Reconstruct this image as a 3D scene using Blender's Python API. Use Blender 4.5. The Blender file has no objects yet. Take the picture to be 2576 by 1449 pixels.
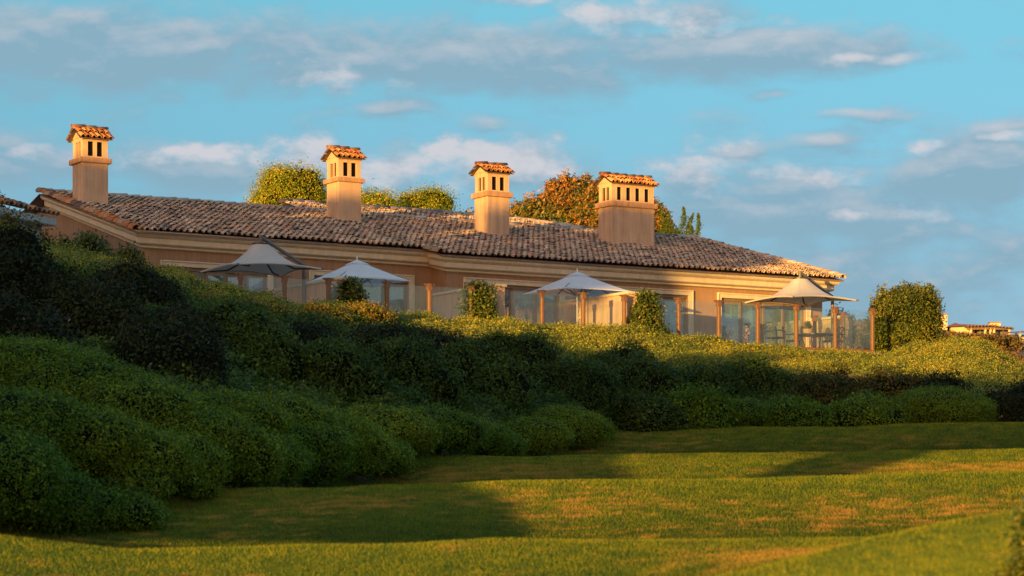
import bpy, bmesh, math, random
import numpy as np
from mathutils import Vector, Matrix

random.seed(7)
rng = np.random.default_rng(11)
SC = bpy.context.scene
COL = SC.collection
R = math.radians

# ------------------------------------------------------------------ survey of the place (metres, eye level = 0)
FPX = 85 / 36 * 2576          # focal length in units of the survey drawing
CX, HZ = 1288.0, 1300.0       # principal column, eye-level row of the survey drawing
TH = R(31)                    # bearing of the house front
AX = (math.cos(TH), math.sin(TH)); BX = (-math.sin(TH), math.cos(TH))
F0 = (8.335, 76.0)            # a point on the terrace edge
FLOOR = 5.3                   # terrace floor height

def at(u, v, y):
    return Vector((y * (u - CX) / FPX, y, y * (HZ - v) / FPX))

def sd(u, d):
    """distance along the terrace edge for a bearing u at depth d behind it"""
    r = (u - CX) / FPX
    bx = F0[0] + d * BX[0]; by = F0[1] + d * BX[1]
    return (r * by - bx) / (AX[0] - r * AX[1])

def loc(s, d, h=0.0):
    return Vector((F0[0] + s * AX[0] + d * BX[0], F0[1] + s * AX[1] + d * BX[1], FLOOR + h))

# ------------------------------------------------------------------ object helpers
def tag(o, label=None, cat=None, group=None, kind=None):
    if label: o['label'] = label
    if cat: o['category'] = cat
    if group: o['group'] = group
    if kind: o['kind'] = kind
    return o

def empty(name, location, label, cat, group=None, rz=0.0):
    o = bpy.data.objects.new(name, None)
    o.empty_display_size = 0.2
    o.location = location; o.rotation_euler = (0, 0, rz)
    COL.objects.link(o)
    return tag(o, label, cat, group)

def link(name, me, parent=None, location=None, rz=None):
    o = bpy.data.objects.new(name, me)
    COL.objects.link(o)
    if parent: o.parent = parent
    if location is not None: o.location = location
    if rz is not None: o.rotation_euler = (0, 0, rz)
    return o

def np_mesh(name, V, Fs, mats, var=None, mat_idx=None, smooth=False):
    """V (n,3); Fs = (m,k) index array or a list of such arrays"""
    if isinstance(Fs, np.ndarray): Fs = [Fs]
    me = bpy.data.meshes.new(name)
    V = np.ascontiguousarray(V, dtype=np.float32)
    me.vertices.add(len(V)); me.vertices.foreach_set('co', V.ravel())
    li = np.concatenate([f.ravel() for f in Fs]).astype(np.int32)
    tot = np.concatenate([np.full(len(f), f.shape[1], dtype=np.int32) for f in Fs])
    start = np.concatenate([[0], np.cumsum(tot)[:-1]]).astype(np.int32)
    me.loops.add(len(li)); me.loops.foreach_set('vertex_index', li)
    me.polygons.add(len(tot)); me.polygons.foreach_set('loop_start', start); me.polygons.foreach_set('loop_total', tot)
    if mat_idx is not None: me.polygons.foreach_set('material_index', np.asarray(mat_idx, dtype=np.int32))
    if smooth: me.polygons.foreach_set('use_smooth', np.ones(len(tot), dtype=bool))
    if var is not None:
        at_ = me.attributes.new('var', 'FLOAT', 'FACE')
        at_.data.foreach_set('value', np.asarray(var, dtype=np.float32))
    for m in (mats if isinstance(mats, (list, tuple)) else [mats]): me.materials.append(m)
    me.update(calc_edges=True)
    return me

class MB:
    """collects boxes, tubes and polygons; build() links them as one mesh object"""
    def __init__(self): self.v = []; self.f = []; self.m = []
    def add(self, vs, fs, mi=0):
        k = len(self.v); self.v += [tuple(p) for p in vs]
        self.f += [tuple(i + k for i in f) for f in fs]; self.m += [mi] * len(fs)
        return self
    def box(self, x0, x1, y0, y1, z0, z1, mi=0):
        vs = [(x0,y0,z0),(x1,y0,z0),(x1,y1,z0),(x0,y1,z0),(x0,y0,z1),(x1,y0,z1),(x1,y1,z1),(x0,y1,z1)]
        return self.add(vs, [(0,3,2,1),(4,5,6,7),(0,1,5,4),(1,2,6,5),(2,3,7,6),(3,0,4,7)], mi)
    def tube(self, pts, rad, n=8, mi=0, cap=True):
        pts = [Vector(p) for p in pts]; rads = rad if isinstance(rad, (list, tuple)) else [rad] * len(pts)
        k = len(self.v); t0 = (pts[1] - pts[0]).normalized()
        ref = Vector((0,0,1)) if abs(t0.z) < .9 else Vector((1,0,0))
        s = t0.cross(ref).normalized()
        for i, p in enumerate(pts):
            t = (pts[min(i+1, len(pts)-1)] - pts[max(i-1, 0)]).normalized()
            s = (s - t * s.dot(t)).normalized(); w = t.cross(s)
            for j in range(n):
                a = 2 * math.pi * j / n
                self.v.append(tuple(p + (s * math.cos(a) + w * math.sin(a)) * rads[i]))
        for i in range(len(pts) - 1):
            for j in range(n):
                j2 = (j + 1) % n
                self.f.append((k+i*n+j, k+i*n+j2, k+(i+1)*n+j2, k+(i+1)*n+j)); self.m.append(mi)
        if cap:
            self.f.append(tuple(k + j for j in range(n))[::-1]); self.m.append(mi)
            self.f.append(tuple(k + (len(pts)-1)*n + j for j in range(n))); self.m.append(mi)
        return self
    def lathe(self, prof, c=(0,0,0), n=14, mi=0):
        k = len(self.v)
        for r, z in prof:
            for j in range(n):
                a = 2*math.pi*j/n; self.v.append((c[0]+r*math.cos(a), c[1]+r*math.sin(a), c[2]+z))
        for i in range(len(prof)-1):
            for j in range(n):
                j2=(j+1)%n; self.f.append((k+i*n+j,k+i*n+j2,k+(i+1)*n+j2,k+(i+1)*n+j)); self.m.append(mi)
        return self
    def build(self, name, mats, parent=None, location=None, rz=None, bevel=0.0, smooth=False):
        me = bpy.data.meshes.new(name); me.from_pydata(self.v, [], self.f)
        for m in (mats if isinstance(mats, (list, tuple)) else [mats]): me.materials.append(m)
        me.polygons.foreach_set('material_index', self.m)
        bm = bmesh.new(); bm.from_mesh(me)
        bmesh.ops.recalc_face_normals(bm, faces=bm.faces)
        if bevel > 0:
            es = [e for e in bm.edges if e.is_manifold and e.calc_face_angle(0) > .6]
            bmesh.ops.bevel(bm, geom=es, offset=bevel, segments=1, affect='EDGES', clamp_overlap=True)
        bm.to_mesh(me); bm.free()
        if smooth: me.polygons.foreach_set('use_smooth', [True]*len(me.polygons))
        me.update()
        return link(name, me, parent, location, rz)

# ------------------------------------------------------------------ materials
def nt_new(name):
    m = bpy.data.materials.new(name); m.use_nodes = True
    nt = m.node_tree; nt.nodes.clear()
    out = nt.nodes.new('ShaderNodeOutputMaterial')
    return m, nt, out

def N(nt, t, **kw):
    n = nt.nodes.new(t)
    for k, v in kw.items():
        if k.startswith('_'): n.inputs[k[1:].replace('_', ' ')].default_value = v
        else: setattr(n, k, v)
    return n

def ramp(nt, stops, interp='LINEAR'):
    n = nt.nodes.new('ShaderNodeValToRGB'); cr = n.color_ramp; cr.interpolation = interp
    while len(cr.elements) > 1: cr.elements.remove(cr.elements[-1])
    cr.elements[0].position = stops[0][0]; cr.elements[0].color = (*stops[0][1], 1)
    for p, c in stops[1:]:
        e = cr.elements.new(p); e.color = (*c, 1)
    return n

def mat_plain(name, c1, c2, scale=6.0, rough=.7, bump=.0, bscale=60, spec=.3, metallic=0.0, streak=0.0):
    m, nt, out = nt_new(name); L = nt.links.new
    tc = N(nt, 'ShaderNodeTexCoord')
    no = N(nt, 'ShaderNodeTexNoise', _Scale=scale, _Detail=6.0, _Roughness=.6)
    L(tc.outputs['Object'], no.inputs['Vector'])
    r = ramp(nt, [(.3, c1), (.7, c2)]); L(no.outputs['Fac'], r.inputs['Fac'])
    col = r.outputs['Color']
    if streak > 0:   # weathering that runs down the wall
        mp = N(nt, 'ShaderNodeMapping'); mp.inputs['Scale'].default_value = (5, 5, .35)
        L(tc.outputs['Object'], mp.inputs['Vector'])
        n2 = N(nt, 'ShaderNodeTexNoise', _Scale=1.6, _Detail=5.0); L(mp.outputs[0], n2.inputs['Vector'])
        r2 = ramp(nt, [(.35, (1-streak,)*3), (.65, (1, 1, 1))]); L(n2.outputs['Fac'], r2.inputs['Fac'])
        mx = N(nt, 'ShaderNodeMix', data_type='RGBA', blend_type='MULTIPLY'); mx.inputs[0].default_value = 1
        L(col, mx.inputs[6]); L(r2.outputs[0], mx.inputs[7]); col = mx.outputs[2]
    b = N(nt, 'ShaderNodeBsdfPrincipled', _Roughness=rough, _Metallic=metallic)
    b.inputs['Specular IOR Level'].default_value = spec
    L(col, b.inputs['Base Color'])
    if bump > 0:
        n3 = N(nt, 'ShaderNodeTexNoise', _Scale=bscale, _Detail=4.0); L(tc.outputs['Object'], n3.inputs['Vector'])
        bp = N(nt, 'ShaderNodeBump', _Strength=bump, _Distance=.02); L(n3.outputs['Fac'], bp.inputs['Height'])
        L(bp.outputs[0], b.inputs['Normal'])
    L(b.outputs[0], out.inputs['Surface'])
    return m

def mat_leaf(name, stops, trans=.28, rough=.55, patch=None, spec=.3, patch_scale=.35):
    """leaf colour from the per-leaf attribute, drifting in patches across the plant"""
    m, nt, out = nt_new(name); L = nt.links.new
    a = N(nt, 'ShaderNodeAttribute', attribute_name='var')
    r = ramp(nt, stops); L(a.outputs['Fac'], r.inputs['Fac']); col = r.outputs[0]
    if patch:
        g = N(nt, 'ShaderNodeNewGeometry')
        no = N(nt, 'ShaderNodeTexNoise', _Scale=patch_scale, _Detail=3.0); L(g.outputs['Position'], no.inputs['Vector'])
        rr = ramp(nt, [(.38, patch[0]), (.62, patch[1])]); L(no.outputs['Fac'], rr.inputs['Fac'])
        mx = N(nt, 'ShaderNodeMix', data_type='RGBA', blend_type='MULTIPLY'); mx.inputs[0].default_value = 1
        L(col, mx.inputs[6]); L(rr.outputs[0], mx.inputs[7]); col = mx.outputs[2]
    b = N(nt, 'ShaderNodeBsdfPrincipled', _Roughness=rough); b.inputs['Specular IOR Level'].default_value = spec
    L(col, b.inputs['Base Color'])
    t = N(nt, 'ShaderNodeBsdfTranslucent'); L(col, t.inputs['Color'])
    ms = N(nt, 'ShaderNodeMixShader'); ms.inputs[0].default_value = trans
    L(b.outputs[0], ms.inputs[1]); L(t.outputs[0], ms.inputs[2]); L(ms.outputs[0], out.inputs['Surface'])
    return m

def mat_tile(name, stops):
    m, nt, out = nt_new(name); L = nt.links.new
    a = N(nt, 'ShaderNodeAttribute', attribute_name='var')
    r = ramp(nt, stops, 'CONSTANT'); L(a.outputs['Fac'], r.inputs['Fac'])
    tc = N(nt, 'ShaderNodeTexCoord'); no = N(nt, 'ShaderNodeTexNoise', _Scale=9.0, _Detail=6.0, _Roughness=.7)
    L(tc.outputs['Object'], no.inputs['Vector'])
    r2 = ramp(nt, [(.3, (.66, .66, .67)), (.68, (1.1, 1.08, 1.05))]); L(no.outputs['Fac'], r2.inputs['Fac'])
    mx = N(nt, 'ShaderNodeMix', data_type='RGBA', blend_type='MULTIPLY'); mx.inputs[0].default_value = 1
    L(r.outputs[0], mx.inputs[6]); L(r2.outputs[0], mx.inputs[7])
    no2 = N(nt, 'ShaderNodeTexNoise', _Scale=.55, _Detail=4.0); L(tc.outputs['Object'], no2.inputs['Vector'])
    r3 = ramp(nt, [(.36, (.88, .87, .87)), (.64, (1.28, 1.19, 1.10))]); L(no2.outputs['Fac'], r3.inputs['Fac'])
    mx2 = N(nt, 'ShaderNodeMix', data_type='RGBA', blend_type='MULTIPLY'); mx2.inputs[0].default_value = 1; L(mx.outputs[2], mx2.inputs[6]); L(r3.outputs[0], mx2.inputs[7]); mx = mx2
    b = N(nt, 'ShaderNodeBsdfPrincipled', _Roughness=.85); b.inputs['Specular IOR Level'].default_value = .2
    L(mx.outputs[2], b.inputs['Base Color']); L(b.outputs[0], out.inputs['Surface'])
    return m

def mat_glass(name, tint, refl, haze=0.0, rough=.0, haze_col=(.75, .8, .85), ior=1.5):
    m, nt, out = nt_new(name); L = nt.links.new
    tr = N(nt, 'ShaderNodeBsdfTransparent'); tr.inputs[0].default_value = (*tint, 1)
    gl = N(nt, 'ShaderNodeBsdfGlossy', _Roughness=rough); gl.inputs[0].default_value = (1, 1, 1, 1)
    ge = N(nt, 'ShaderNodeNewGeometry'); dt = N(nt, 'ShaderNodeVectorMath', operation='DOT_PRODUCT'); L(ge.outputs['Normal'], dt.inputs[0]); L(ge.outputs['Incoming'], dt.inputs[1])
    ab = N(nt, 'ShaderNodeMath', operation='ABSOLUTE'); L(dt.outputs['Value'], ab.inputs[0])
    om = N(nt, 'ShaderNodeMath', operation='SUBTRACT'); om.inputs[0].default_value = 1; L(ab.outputs[0], om.inputs[1])
    pw = N(nt, 'ShaderNodeMath', operation='POWER'); L(om.outputs[0], pw.inputs[0]); pw.inputs[1].default_value = 5
    fr = N(nt, 'ShaderNodeMath', operation='MULTIPLY_ADD', use_clamp=True); L(pw.outputs[0], fr.inputs[0]); fr.inputs[1].default_value = .96; fr.inputs[2].default_value = .04
    mu = N(nt, 'ShaderNodeMath', operation='MULTIPLY_ADD'); mu.inputs[1].default_value = refl; mu.inputs[2].default_value = .01
    L(fr.outputs[0], mu.inputs[0])
    ms = N(nt, 'ShaderNodeMixShader'); L(mu.outputs[0], ms.inputs[0]); L(tr.outputs[0], ms.inputs[1]); L(gl.outputs[0], ms.inputs[2])
    last = ms
    if haze > 0:  # salt film on the fence; pale blue reflection painted on door panes
        df = N(nt, 'ShaderNodeBsdfDiffuse'); df.inputs[0].default_value = (*haze_col, 1)
        g = N(nt, 'ShaderNodeNewGeometry'); no = N(nt, 'ShaderNodeTexNoise', _Scale=1.3, _Detail=5.0); L(g.outputs['Position'], no.inputs['Vector'])
        mr = N(nt, 'ShaderNodeMapRange'); mr.inputs[1].default_value=.3; mr.inputs[2].default_value=.7; mr.inputs[3].default_value = haze*.5; mr.inputs[4].default_value = haze*1.5
        L(no.outputs['Fac'], mr.inputs[0])
        m2 = N(nt, 'ShaderNodeMixShader'); L(mr.outputs[0], m2.inputs[0]); L(ms.outputs[0], m2.inputs[1]); L(df.outputs[0], m2.inputs[2]); last = m2
    L(last.outputs[0], out.inputs['Surface'])
    return m

def mat_fabric(name, c1, c2, trans=.25):
    m, nt, out = nt_new(name); L = nt.links.new
    tc = N(nt, 'ShaderNodeTexCoord'); no = N(nt, 'ShaderNodeTexNoise', _Scale=2.5, _Detail=5.0); L(tc.outputs['Object'], no.inputs['Vector'])
    r = ramp(nt, [(.3, c1), (.7, c2)]); L(no.outputs['Fac'], r.inputs['Fac'])
    d = N(nt, 'ShaderNodeBsdfDiffuse'); L(r.outputs[0], d.inputs[0]); t = N(nt, 'ShaderNodeBsdfTranslucent'); L(r.outputs[0], t.inputs[0])
    ms = N(nt, 'ShaderNodeMixShader'); ms.inputs[0].default_value = trans; L(d.outputs[0], ms.inputs[1]); L(t.outputs[0], ms.inputs[2])
    L(ms.outputs[0], out.inputs['Surface'])
    return m

def mat_lawn(name, blades=False):
    m, nt, out = nt_new(name); L = nt.links.new
    g = N(nt, 'ShaderNodeNewGeometry')
    mp = N(nt, 'ShaderNodeMapping'); mp.inputs['Scale'].default_value = (.75, 1.5, 0.0); mp.inputs['Rotation'].default_value = (0, 0, .12)
    L(g.outputs['Position'], mp.inputs['Vector'])
    n1 = N(nt, 'ShaderNodeTexNoise', _Scale=2.6, _Detail=8.0, _Roughness=.66); L(mp.outputs[0], n1.inputs['Vector'])
    n2 = N(nt, 'ShaderNodeTexNoise', _Scale=.28, _Detail=3.0); L(g.outputs['Position'], n2.inputs['Vector'])
    n3 = N(nt, 'ShaderNodeTexNoise', _Scale=9.0, _Detail=5.0); L(g.outputs['Position'], n3.inputs['Vector'])
    green = ramp(nt, [(.25, (.052, .104, .025)), (.5, (.142, .188, .024)), (.8, (.245, .245, .024))])
    if blades:
        a = N(nt, 'ShaderNodeAttribute', attribute_name='var'); L(a.outputs['Fac'], green.inputs['Fac'])
    else: L(n3.outputs['Fac'], green.inputs['Fac'])
    ad = N(nt, 'ShaderNodeMath', operation='MULTIPLY_ADD'); ad.inputs[1].default_value = .45; L(n2.outputs['Fac'], ad.inputs[0]); 
    mu = N(nt, 'ShaderNodeMath', operation='MULTIPLY'); mu.inputs[1].default_value = .78; L(n1.outputs['Fac'], mu.inputs[0]); L(mu.outputs[0], ad.inputs[2])
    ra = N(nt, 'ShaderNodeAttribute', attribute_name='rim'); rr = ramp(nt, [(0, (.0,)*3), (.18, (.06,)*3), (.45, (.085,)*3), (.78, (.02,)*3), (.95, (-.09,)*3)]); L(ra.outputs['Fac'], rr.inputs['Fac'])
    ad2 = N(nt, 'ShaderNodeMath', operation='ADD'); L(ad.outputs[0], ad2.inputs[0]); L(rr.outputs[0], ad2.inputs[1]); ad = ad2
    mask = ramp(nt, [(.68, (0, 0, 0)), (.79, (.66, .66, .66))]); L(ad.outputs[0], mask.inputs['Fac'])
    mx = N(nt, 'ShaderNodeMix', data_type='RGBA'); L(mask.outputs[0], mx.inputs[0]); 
    rt = ramp(nt, [(0, (.62, .68, .8)), (.35, (.85, .9, .95)), (.85, (1.1, 1.08, 1)), (1, (1.45, 1.3, 1.05))]); L(ra.outputs['Fac'], rt.inputs['Fac'])  # slope shading put into the colour: dark cool foot, bright warm crest
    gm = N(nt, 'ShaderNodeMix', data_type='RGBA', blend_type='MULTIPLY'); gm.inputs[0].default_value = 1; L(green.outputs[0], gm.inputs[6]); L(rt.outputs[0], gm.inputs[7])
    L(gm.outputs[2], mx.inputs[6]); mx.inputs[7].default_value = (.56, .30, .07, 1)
    col = mx.outputs[2]
    if not blades:
        mm = N(nt, 'ShaderNodeMix', data_type='RGBA', blend_type='MULTIPLY'); mm.inputs[0].default_value = 1; L(col, mm.inputs[6]); mm.inputs[7].default_value = (.8, .8, .8, 1); col = mm.outputs[2]
    b = N(nt, 'ShaderNodeBsdfDiffuse'); L(col, b.inputs[0])
    t = N(nt, 'ShaderNodeBsdfTranslucent'); L(col, t.inputs[0])
    ms = N(nt, 'ShaderNodeMixShader'); ms.inputs[0].default_value = .3 if blades else 0.0
    if not blades:
        bp = N(nt, 'ShaderNodeBump', _Strength=.6, _Distance=.03); n4 = N(nt, 'ShaderNodeTexNoise', _Scale=40.0, _Detail=3.0); L(g.outputs['Position'], n4.inputs['Vector'])
        L(n4.outputs['Fac'], bp.inputs['Height']); L(bp.outputs[0], b.inputs['Normal'])
    L(b.outputs[0], ms.inputs[1]); L(t.outputs[0], ms.inputs[2]); L(ms.outputs[0], out.inputs['Surface'])
    return m

M = {}
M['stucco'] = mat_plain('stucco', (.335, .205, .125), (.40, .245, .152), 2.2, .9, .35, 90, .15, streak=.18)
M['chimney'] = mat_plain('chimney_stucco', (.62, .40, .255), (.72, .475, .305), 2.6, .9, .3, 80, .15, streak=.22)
M['ledge'] = mat_plain('ledge_stucco', (.46, .25, .15), (.56, .33, .20), 5, .9, .2, 80, .15, streak=.3)
M['trim'] = mat_plain('cream_trim', (.60, .485, .34), (.70, .57, .40), 3, .8, .12, 70, .2, streak=.10)
M['dark'] = mat_plain('dark_inside', (.012, .011, .012), (.02, .018, .018), 4, .9)
M['frame'] = mat_plain('door_frame', (.17, .13, .09), (.22, .17, .12), 6, .5, 0, 60, .4)
M['interior'] = mat_plain('interior_wall', (.12, .14, .145), (.16, .175, .175), 2, .9)
M['curtain'] = mat_plain('curtain', (.48, .54, .56), (.62, .67, .68), 9, .9)
M['bronze'] = mat_plain('bronze_post', (.16, .075, .035), (.22, .105, .05), 9, .45, .0, 60, .5)
M['glass_fence'] = mat_glass('fence_glass', (.90, .95, .95), 1.0, .014)
M['pane'] = mat_glass('door_glass', (.64, .78, .81), 4.5, .13, 0.0, (.42, .60, .67))
M['canvas_grey'] = mat_fabric('grey_canvas', (.55, .50, .455), (.62, .565, .515), .14)
M['canvas_white'] = mat_fabric('white_canvas', (.74, .75, .78), (.82, .83, .85), .22)
M['grey_metal'] = mat_plain('grey_metal', (.10, .095, .09), (.13, .125, .12), 7, .5, 0, 60, .5)
M['dark_metal'] = mat_plain('dark_metal', (.03, .03, .032), (.045, .045, .045), 7, .45, 0, 60, .5)
M['steel'] = mat_plain('steel', (.6, .6, .6), (.7, .7, .7), 7, .3, 0, 60, .5, .8)
M['soil'] = mat_plain('soil', (.035, .028, .017), (.06, .046, .028), 3, .95)
M['core'] = mat_plain('leaf_core', (.004, .007, .003), (.009, .012, .005), 4, .95, 0, 60, .05)  # near-black fill, shade between the leaves put into the colour
M['bark'] = mat_plain('bark', (.07, .05, .035), (.12, .09, .06), 14, .9, .5, 30)
M['dead_wood'] = mat_plain('dead_wood', (.22, .15, .10), (.34, .25, .18), 12, .9, .3, 40)
M['paving'] = mat_plain('paving', (.34, .27, .20), (.42, .34, .26), 5, .85, .1, 40)
M['drygrass'] = mat_plain('dry_hill', (.17, .085, .035), (.28, .15, .06), .12, .95, .5, 1.2)
M['ground'] = mat_plain('far_ground', (.05, .07, .02), (.09, .09, .035), .08, .95)
TILE = [(0, (.55, .42, .32)), (.24, (.40, .31, .26)), (.42, (.58, .36, .26)), (.55, (.27, .22, .20)), (.64, (.66, .53, .42)), (.80, (.47, .37, .31)), (.95, (.15, .13, .125))]
M['tile'] = mat_tile('roof_tile', TILE)
M['tile_rake'] = mat_tile('rake_tile', [(0, (.44, .19, .09)), (.35, (.33, .24, .17)), (.6, (.50, .25, .13)), (.8, (.14, .11, .10)), (.9, (.40, .30, .22))])
M['tile_orange'] = mat_tile('chimney_tile', [(0, (.55, .24, .09)), (.35, (.62, .33, .15)), (.6, (.45, .18, .07)), (.85, (.30, .13, .07))])
M['pan'] = mat_tile('pan_tile', [(0, (.22, .16, .125)), (.3, (.14, .105, .09)), (.6, (.28, .18, .135)), (.85, (.08, .065, .06))])
M['lawn'] = mat_lawn('lawn_ground'); M['blade'] = mat_lawn('grass_blade', True)
M['cover'] = mat_leaf('ground_cover_leaf', [(0, (.03, .05, .005)), (.4, (.145, .175, .010)), (.75, (.34, .31, .014)), (1, (.58, .48, .028))], .25, .5, ((.75, .85, .8), (1.15, 1.05, 1)), .35)
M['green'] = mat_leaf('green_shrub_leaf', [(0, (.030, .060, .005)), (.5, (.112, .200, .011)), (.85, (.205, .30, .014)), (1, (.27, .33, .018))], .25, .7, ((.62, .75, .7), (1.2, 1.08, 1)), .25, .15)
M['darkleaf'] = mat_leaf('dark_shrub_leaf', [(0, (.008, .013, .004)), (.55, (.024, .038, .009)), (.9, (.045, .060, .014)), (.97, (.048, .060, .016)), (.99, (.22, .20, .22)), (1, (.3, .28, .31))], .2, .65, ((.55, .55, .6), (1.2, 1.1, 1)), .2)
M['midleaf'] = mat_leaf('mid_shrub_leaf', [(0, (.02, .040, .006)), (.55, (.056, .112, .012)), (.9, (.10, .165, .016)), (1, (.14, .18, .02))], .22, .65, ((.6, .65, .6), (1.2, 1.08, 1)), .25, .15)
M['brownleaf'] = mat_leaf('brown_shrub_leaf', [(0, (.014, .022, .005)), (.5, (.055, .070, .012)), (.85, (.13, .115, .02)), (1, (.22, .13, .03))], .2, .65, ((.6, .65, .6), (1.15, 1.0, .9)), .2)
M['amberleaf'] = mat_leaf('amber_leaf', [(0, (.05, .07, .01)), (.4, (.16, .16, .01)), (.65, (.30, .21, .012)), (.8, (.38, .14, .02)), (1, (.45, .30, .03))], .3, .6)
M['vine'] = mat_leaf('vine_leaf', [(0, (.02, .034, .005)), (.5, (.075, .115, .012)), (.88, (.19, .20, .02)), (1, (.34, .18, .03))], .25, .5, None, .35)
M['boxleaf'] = mat_leaf('box_shrub_leaf', [(0, (.022, .042, .006)), (.5, (.10, .125, .012)), (.85, (.23, .22, .018)), (1, (.36, .29, .03))], .25, .5, ((.7, .8, .8), (1.1, 1.05, 1)), .35, 1.1)
M['goldtree'] = mat_leaf('gold_tree_leaf', [(0, (.09, .14, .012)), (.4, (.19, .27, .018)), (.62, (.33, .38, .02)), (.68, (.56, .42, .02)), (1, (.70, .48, .03))], .35, .6)
M['magnolia'] = mat_leaf('magnolia_leaf', [(0, (.03, .055, .008)), (.25, (.07, .09, .012)), (.48, (.24, .14, .018)), (1, (.56, .22, .028))], .15, .45, ((.7, 1.0, .8), (1.1, .95, 1)), .4, .5)
M['juniper'] = mat_leaf('juniper_leaf', [(0, (.03, .055, .01)), (.6, (.10, .15, .02)), (1, (.20, .23, .03))], .2, .6)
M['scrub'] = mat_leaf('scrub_leaf', [(0, (.05, .05, .02)), (.5, (.14, .10, .04)), (1, (.28, .15, .055))], .15, .8, ((.75, .9, .8), (1.2, 1.0, .9)), .2, .05)
M['pinkflower'] = mat_leaf('rose_leaf', [(0, (.03, .05, .015)), (.55, (.12, .12, .04)), (.8, (.2, .16, .06)), (.86, (.55, .12, .12)), (1, (.7, .2, .2))], .25, .6)
M['orchid'] = mat_leaf('orchid_petal', [(0, (.6, .35, .4)), (1, (.8, .55, .6))], .3, .6)
M['lamp_shade'] = mat_fabric('lamp_shade', (.62, .6, .55), (.7, .68, .63), .3)
M['wicker'] = mat_plain('wicker', (.42, .24, .12), (.55, .34, .18), 30, .8, .5, 60)
M['far_wall'] = mat_plain('far_wall', (.62, .48, .30), (.70, .55, .36), 1, .9)
M['far_tile'] = mat_tile('far_tile', [(0, (.38, .15, .08)), (.5, (.33, .13, .07))])
M['pale_wall'] = mat_plain('pale_wall', (.40, .42, .42), (.46, .47, .46), 2, .9, .1, 50, .2, streak=.1)
M['timber'] = mat_plain('timber', (.16, .10, .06), (.22, .14, .08), 8, .8)

# ------------------------------------------------------------------ terrain
UB = np.array([-3500, -500, 0, 300, 450, 620, 1000, 1040, 1290, 1520, 1560, 2576, 6500.])
YB = np.array([20, 25, 30, 31.5, 33.4, 36.6, 43, 46, 52, 59, 60.7, 61.5, 66.])           # where lawn meets the bank
UT = np.array([-3500, -400, 0, 100, 200, 355, 450, 560, 640, 720, 850, 970, 1090, 1200, 1300, 1400, 1570, 1690, 1800, 1900, 2000, 2100, 2200, 2260, 2330, 2400, 2450, 2530, 2576, 2650, 2900, 6500.])
VT = np.array([380, 470, 560, 590, 628, 655, 680, 710, 728, 757, 766, 781, 797, 799, 801, 812, 815, 838, 852, 866, 872, 882, 888, 881, 862, 848, 850, 892, 922, 965, 1040, 1060.])  # top of the bank
def crest(us, vs): return np.array(us, float), np.array(vs, float)
CR = [(15., *crest([-3500, 1000, 1640, 1900, 2200, 2400, 2576, 2800, 6500], [1800, 1560, 1452, 1398, 1335, 1302, 1278, 1255, 1200])),
      (23., *crest([-3500, 0, 100, 300, 420, 1230, 1900, 2576, 6500], [1200, 1338, 1352, 1379, 1377, 1360, 1350, 1352, 1340])),
      (35., *crest([-3500, 0, 400, 640, 1230, 1800, 2576, 6500], [1260, 1255, 1240, 1222, 1212, 1202, 1186, 1140])),
      (47., *crest([-3500, 0, 1020, 1550, 1800, 2576, 6500], [1180, 1175, 1150, 1143, 1140, 1130, 1090])),
      (60., *crest([-3500, 0, 1290, 1520, 2000, 2576, 6500], [1110, 1108, 1096, 1087, 1076, 1063, 1030]))]
def y_edge(u):
    r = (u - CX) / FPX
    t = -(F0[0] - r * F0[1]) / (AX[0] - r * AX[1])
    return F0[1] + t * AX[1]
def y_top(u):
    return np.where(u < 2200, y_edge(np.minimum(u, 2200)) - 1.0, 77.2)

GU = np.concatenate([np.linspace(-3500, -200, 26)[:-1], np.linspace(-200, 2800, 215), np.linspace(2800, 6500, 26)[1:]])
GY = np.concatenate([np.arange(4, 92, .25), np.arange(92, 200, 3.)])
def waves(x, y, seeds, lam, amp):
    r_ = np.random.default_rng(seeds); z = 0
    for i in range(7):
        a = r_.uniform(0, 2*math.pi); k = 2*math.pi / (lam * r_.uniform(.6, 1.6))
        z = z + np.sin((x*math.cos(a) + y*math.sin(a))*k + r_.uniform(0, 6.28))
    return z * amp / 2.6
Zg = np.zeros((len(GU), len(GY))); YB_u = np.interp(GU, UB, YB); YT_u = y_top(GU)
for i, u in enumerate(GU):
    zc = [(y, max((HZ - np.interp(u, cu, cv)) * y / FPX, -1.5)) for y, cu, cv in CR]
    ky = [3., 8., 12.]; kz = [-1.62, -1.6, min(-1.3, zc[0][1] - .12)]
    for j, (y, z) in enumerate(zc):
        ky.append(y); kz.append(z)
        if j < 4:
            yn = zc[j+1][0]; ys = yn - (5.2, 6.0, 5.5, 6.0)[j]
            ky += [y + 1.6, ys]; kz += [z*(y+1.6)/y - .16, z*ys/y - .13]
    lawn = np.interp(GY, ky, kz, right=kz[-1])
    y0, y1 = YB_u[i], YT_u[i]
    zb = np.interp(y0, GY, lawn); z1 = (HZ - np.interp(u, UT, VT)) * y1 / FPX - .42
    tau = np.clip((GY - y0) / (y1 - y0), 0, 1)
    bank = zb + (z1 - zb) * tau ** .8
    z = np.where(GY < y0, lawn, bank)
    if u < 2215: z = np.where(GY > y1 + .5, np.minimum(5.0, z1), z)
    else: z = np.where(GY > y1 + .5, np.maximum(z1 - .16 * (GY - y1 - .5), 1.0), z)
    kern = np.exp(-.5 * (np.arange(-6, 7) * .25 / .32) ** 2); kern /= kern.sum()
    zs = np.convolve(np.pad(z, 6, mode='edge'), kern, 'valid')
    Zg[i] = np.where(GY < 90, zs, z)
XX = GY[None, :] * (GU[:, None] - CX) / FPX; YY = np.repeat(GY[None, :], len(GU), 0)
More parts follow.
